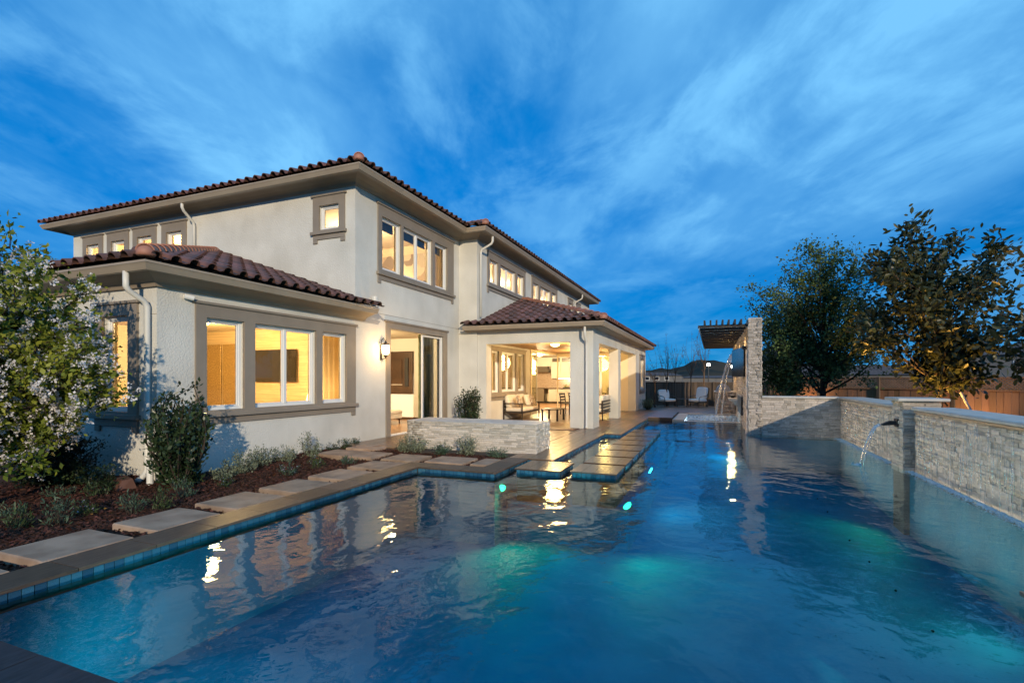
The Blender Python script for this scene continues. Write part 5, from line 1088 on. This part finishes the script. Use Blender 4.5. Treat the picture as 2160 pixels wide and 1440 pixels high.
for i,(x,y) in enumerate(((-5.45,25.4),(-4.75,25.6))):
    t = thing('upholstered_chair', 'pale upholstered dining chair %s in the room past the porch' % ('on the left' if i == 0 else 'on the right'), 'chair', (x,y,0), group='upholstered dining chairs')
    for dx in (-.2,.2):
        for dy in (-.2,.2): MB().bar((dx,dy,0),(dx,dy,.42),.04,.04).build('leg', S['panel'], t, False)
    MB().cushion((0,0,.46), (.5,.5,.14), p=.2).build('seat', S['cream_fabric'], t, False, True); o = MB().cushion((0,0,0), (.5,.12,.62), p=.25).build('backrest', S['cream_fabric'], t, False, True); o.location = (0,-.22,.78)
t = thing('dining_table', 'dark dining table in the room past the porch', 'table', (-5.1,26.2,0)); MB().box(-5.9,-4.3,25.8,26.7,.72,.76).build('table_top', S['panel'], t); MB().lathe((-5.1,26.2,0), [(.3,0),(.3,.04),(.08,.08),(.07,.65),(.2,.719)], 14).build('pedestal', S['panel'], t)
# kitchen things
t = thing('pendant_lamp', 'sparkling pendant lamp hanging before the kitchen hood', 'lamp', (-9.7,27.6,1.9)); MB().tube([(-9.7,27.6,1.98),(-9.7,27.6,2.9)], .008, 6).build('cord', S['black'], t); MB().lathe((-9.7,27.6,1.75), [(.02,.24),(.06,.22),(.13,.1),(.12,.02),(.02,0)], 14).build('lamp_shade', S['lampglass'], t)
tag(MB().box(-8.55,-8.15,29.7,29.9,.936,.99).build('fruit_tray', S['black']), 'dark tray on the kitchen counter', 'tray')
shrub('herb_plant', 'small green plant in the tray on the kitchen counter', 'plant', (-8.35,29.8,.99), (.20,.09), .16, 260, (.03,.05), 'leaf_fresh', 10, 90, .6, jitter=.02)
t = thing('undercabinet_light', 'bright strip light under the kitchen wall cabinets', 'light', (-8.3,30.0,1.52)); MB().box(-8.9,-7.6,29.98,30.05,1.505,1.528).build('strip', glow('strip_light',(1,.86,.62),10), t); lamp(t, (-8.3,30.0,1.45), 14, (1,.82,.55), size=.2)
# bedroom and living room
t = thing('wall_television', 'dark flat television on the plank wall seen through the triple window', 'television', (-10.25,9.5,1.42)); MB().box(-10.95,-9.56,9.47,9.515,1.43,2.24).build('screen', S['screen'], t, bevel=.006); MB().box(-10.5,-10.0,9.516,9.545,1.7,2.0).build('bracket', S['black'], t)
for i,x in enumerate((-12.85,-12.12)):
    tag(MB().box(x,x+.66,9.50,9.54,.80,2.42).build('wall_panel', S['gold'], bevel=.004), 'gold leaf wall panel %s through the left pane of the triple window' % ('farther left' if i == 0 else 'nearer the television'), 'panel', 'gold wall panels')
def drape(x0, x1, y0, y1, z0, z1, label, m='curtain', n=30):
    V = []; L_ = math.hypot(x1-x0,y1-y0); ux, uy = (x1-x0)/L_, (y1-y0)/L_
    for i in range(n+1):
        t = i/n; o = .04*math.sin(t*math.pi*2*L_*6)
        for z in (z0,z1): V.append((x0+(x1-x0)*t-uy*o, y0+(y1-y0)*t+ux*o, z))
    return tag(MB().add(V, [(2*i,2*i+2,2*i+3,2*i+1) for i in range(n)]).build('curtain', S[m], smooth=True), label, 'curtain')
drape(-8.22,-8.22,12.95,13.85,.02,2.85,'olive curtain drawn aside behind the sliding door glass'); drape(-8.25,-8.25,9.0,9.45,.02,2.6,'tan curtain at the right pane of the triple window','drape'); drape(-8.2,-8.2,13.4,14.2,3.45,5.8,'tan curtain at the right pane of the big upstairs window','drape')
t = thing('wall_artwork', 'dark walnut relief panel on the white wall behind the open sliding door', 'artwork', (-10.9,15.74,1)); MB().box(-12.3,-10.23,15.70,15.75,.96,2.52).build('backing', S['panel'], t, bevel=.01); MB().box(-12.0,-10.68,15.675,15.699,1.30,2.22).build('inset', S['panel'], t, bevel=.01); MB().box(-10.56,-10.40,15.66,15.699,1.22,2.28).build('bar', S['black'], t, bevel=.008); MB().box(-12.0,-10.66,15.66,15.674,1.28,1.30).build('ledge', S['cream_fabric'], t)
t = thing('ottoman', 'cream upholstered ottoman inside the open sliding door', 'ottoman', (-10.3,14.0,0)); MB().cushion((-10.35,14.05,.38), (1.1,.85,.15), p=.15).build('cushion', S['cream_fabric'], t, smooth=True); MB().box(-10.88,-9.82,13.65,14.45,.17,.32).build('base', S['cream_fabric'], t, bevel=.02)
for x in (-10.8,-9.9):
    for y in (13.72,14.38): MB().tube([(x,y,.17),(x,y,0)], [.035,.02], 8).build('leg', S['panel'], t)
t = thing('bed', 'bed with pale cushions seen through the left window of the wing', 'bed', (-11,7,0)); MB().box(-12.6,-10.4,6.0,8.0,0,.45).build('base', S['panel'], t); MB().cushion((-11.5,7.0,.56), (2.1,2.0,.28), p=.15).build('mattress', S['cream_fabric'], t, smooth=True)
for y in (6.45,7.4): MB().cushion((-12.1,y,.85), (.2,.7,.5), tilt=R(-20)).build('cushion', S['pattern_fabric'], t, smooth=True)
def table_lamp(x, y, z, label, power=24):
    t = thing('table_lamp', label, 'lamp', (x,y,z)); MB().lathe((0,0,0), [(.07,0),(.075,.02),(.03,.05),(.055,.16),(.02,.27),(.012,.32)], 12).build('base', S['bronze'], t, False, True)
    MB().lathe((0,0,0), [(.16,.30),(.11,.54)], 18).build('lamp_shade', glow('lit_fabric_shade', (1,.66,.28), 8), t, False, True); lamp(t, (x,y,z+.65), power, WARM, size=.08)
def stand(x, y, h, label):
    t = thing('side_table', label, 'table', (x,y,0 if h < 2 else 3.4)); z0 = 0 if h < 2 else 3.4
    MB().box(x-.25,x+.25,y-.22,y+.22,h-.04,h).build('table_top', S['panel'], t, bevel=.006)
    for dx in (-.22,.22):
        for dy in (-.19,.19): MB().bar((x+dx,y+dy,z0),(x+dx,y+dy,h-.04),.035,.035).build('leg', S['panel'], t)
stand(-8.75,9.2,.62,'dark side table under the table lamp in the bedroom'); table_lamp(-8.75,9.2,.62,'lit table lamp in the corner of the bedroom behind the triple window')
stand(-9.9,14.2,4.05,'dark side table under the lamp in the upstairs room'); table_lamp(-9.9,14.2,4.05,'lit table lamp before the mural in the upstairs room')
t = thing('bookshelf', 'tall white shelf unit behind the porch windows', 'shelf', (-10.5,17.6,0)); MB().box(-11.2,-9.4,18.58,18.62,0,2.3).build('back', S['cab'], t)
for z in (.05,.5,.95,1.4,1.85,2.28): MB().box(-11.2,-9.4,18.25,18.579,z-.02,z+.02).build('shelf_board', S['cab'], t)
for i in range(24):
    x = -11.15+.072*i; q = (.03,.5,.95,1.4,1.85)[1+i%4]; MB().box(x,x+.05,18.30,18.50,q+.021,q+.021+rnd.uniform(.2,.3)).build('box_file', S[rnd.choice(('panel','gold','trim','curtain','cream_fabric'))], t)
# wall lantern
t = thing('wall_lantern', 'glowing wall lantern with scrolled bracket left of the sliding door', 'lantern', (WX,10.60,2.24))
sx0 = WX+.15
MB().lathe((sx0,10.60,2.12), [(.05,0),(.085,.03),(.10,.22),(.085,.235)], 12).build('shade', glow('lantern_glass',(1.0,.68,.28),16), t, True, True)
MB().lathe((sx0,10.60,2.355), [(.10,0),(.09,.03),(.04,.06),(.015,.10),(.001,.11)], 12).build('cap', S['bronze'], t, True, True); MB().lathe((sx0,10.60,2.08), [(.012,-.06),(.02,-.03),(.05,.0),(.06,.039),(.001,.039)], 12).build('base', S['bronze'], t, True, True)
MB().tube([(WX+.01,10.6,2.05),(WX+.02,10.6,2.02),(WX+.08,10.6,2.0),(WX+.13,10.6,2.03)], .01, 6).tube([(WX+.01,10.6,2.3),(WX+.03,10.6,2.5),(WX+.09,10.6,2.545),(sx0,10.6,2.46)], .01, 6).build('bracket', S['bronze'], t, smooth=True); MB().box(WX+.001,WX+.02,10.56,10.64,1.98,2.36).build('back_plate', S['bronze'], t, bevel=.004)
lamp(t, (WX+.42,10.52,2.24), 34, (1,.62,.26), size=.06)
# small fittings
t = thing('security_camera', 'white bullet camera under the eave of the house wing', 'camera', (WX,5.5,2.8)); MB().lathe((WX+.001,5.5,2.82), [(.001,0),(.03,0),(.03,.02),(.001,.02)], 10).build('mount', S['plastic'], t); MB().tube([(WX+.04,5.46,2.82),(WX+.09,5.58,2.80)], .042, 12).build('body', S['plastic'], t, smooth=False)
t = thing('cleanout_pipe', 'short white capped pipe standing by the downspout', 'pipe', (-7.72,4.92,-.06)); MB().tube([(-7.70,4.86,-.1),(-7.70,4.86,.26)], .045, 12).build('body', S['plastic'], t); MB().tube([(-7.70,4.86,.261),(-7.70,4.86,.30)], .055, 12).build('cap', S['plastic'], t)
t = MB().add([(-8.05,4.42,-.08),(-7.62,4.36,-.08),(-7.58,4.62,-.08),(-8.0,4.70,-.08),(-7.86,4.50,.10),(-7.66,4.46,.08),(-7.63,4.58,.09),(-7.84,4.62,.11)],[(0,1,5,4),(1,2,6,5),(2,3,7,6),(3,0,4,7),(4,5,6,7)]).build('drain_cover', S['brown_metal']); tag(t, 'brown metal wedge-shaped cover on the mulch below the downspout', 'cover')
tag(MB().box(-4.62,-3.72,14.1,14.75,.002,.02).build('doormat', S['brown_metal'], bevel=.004), 'dark reddish mat on the deck at the foot of the first porch column', 'mat')
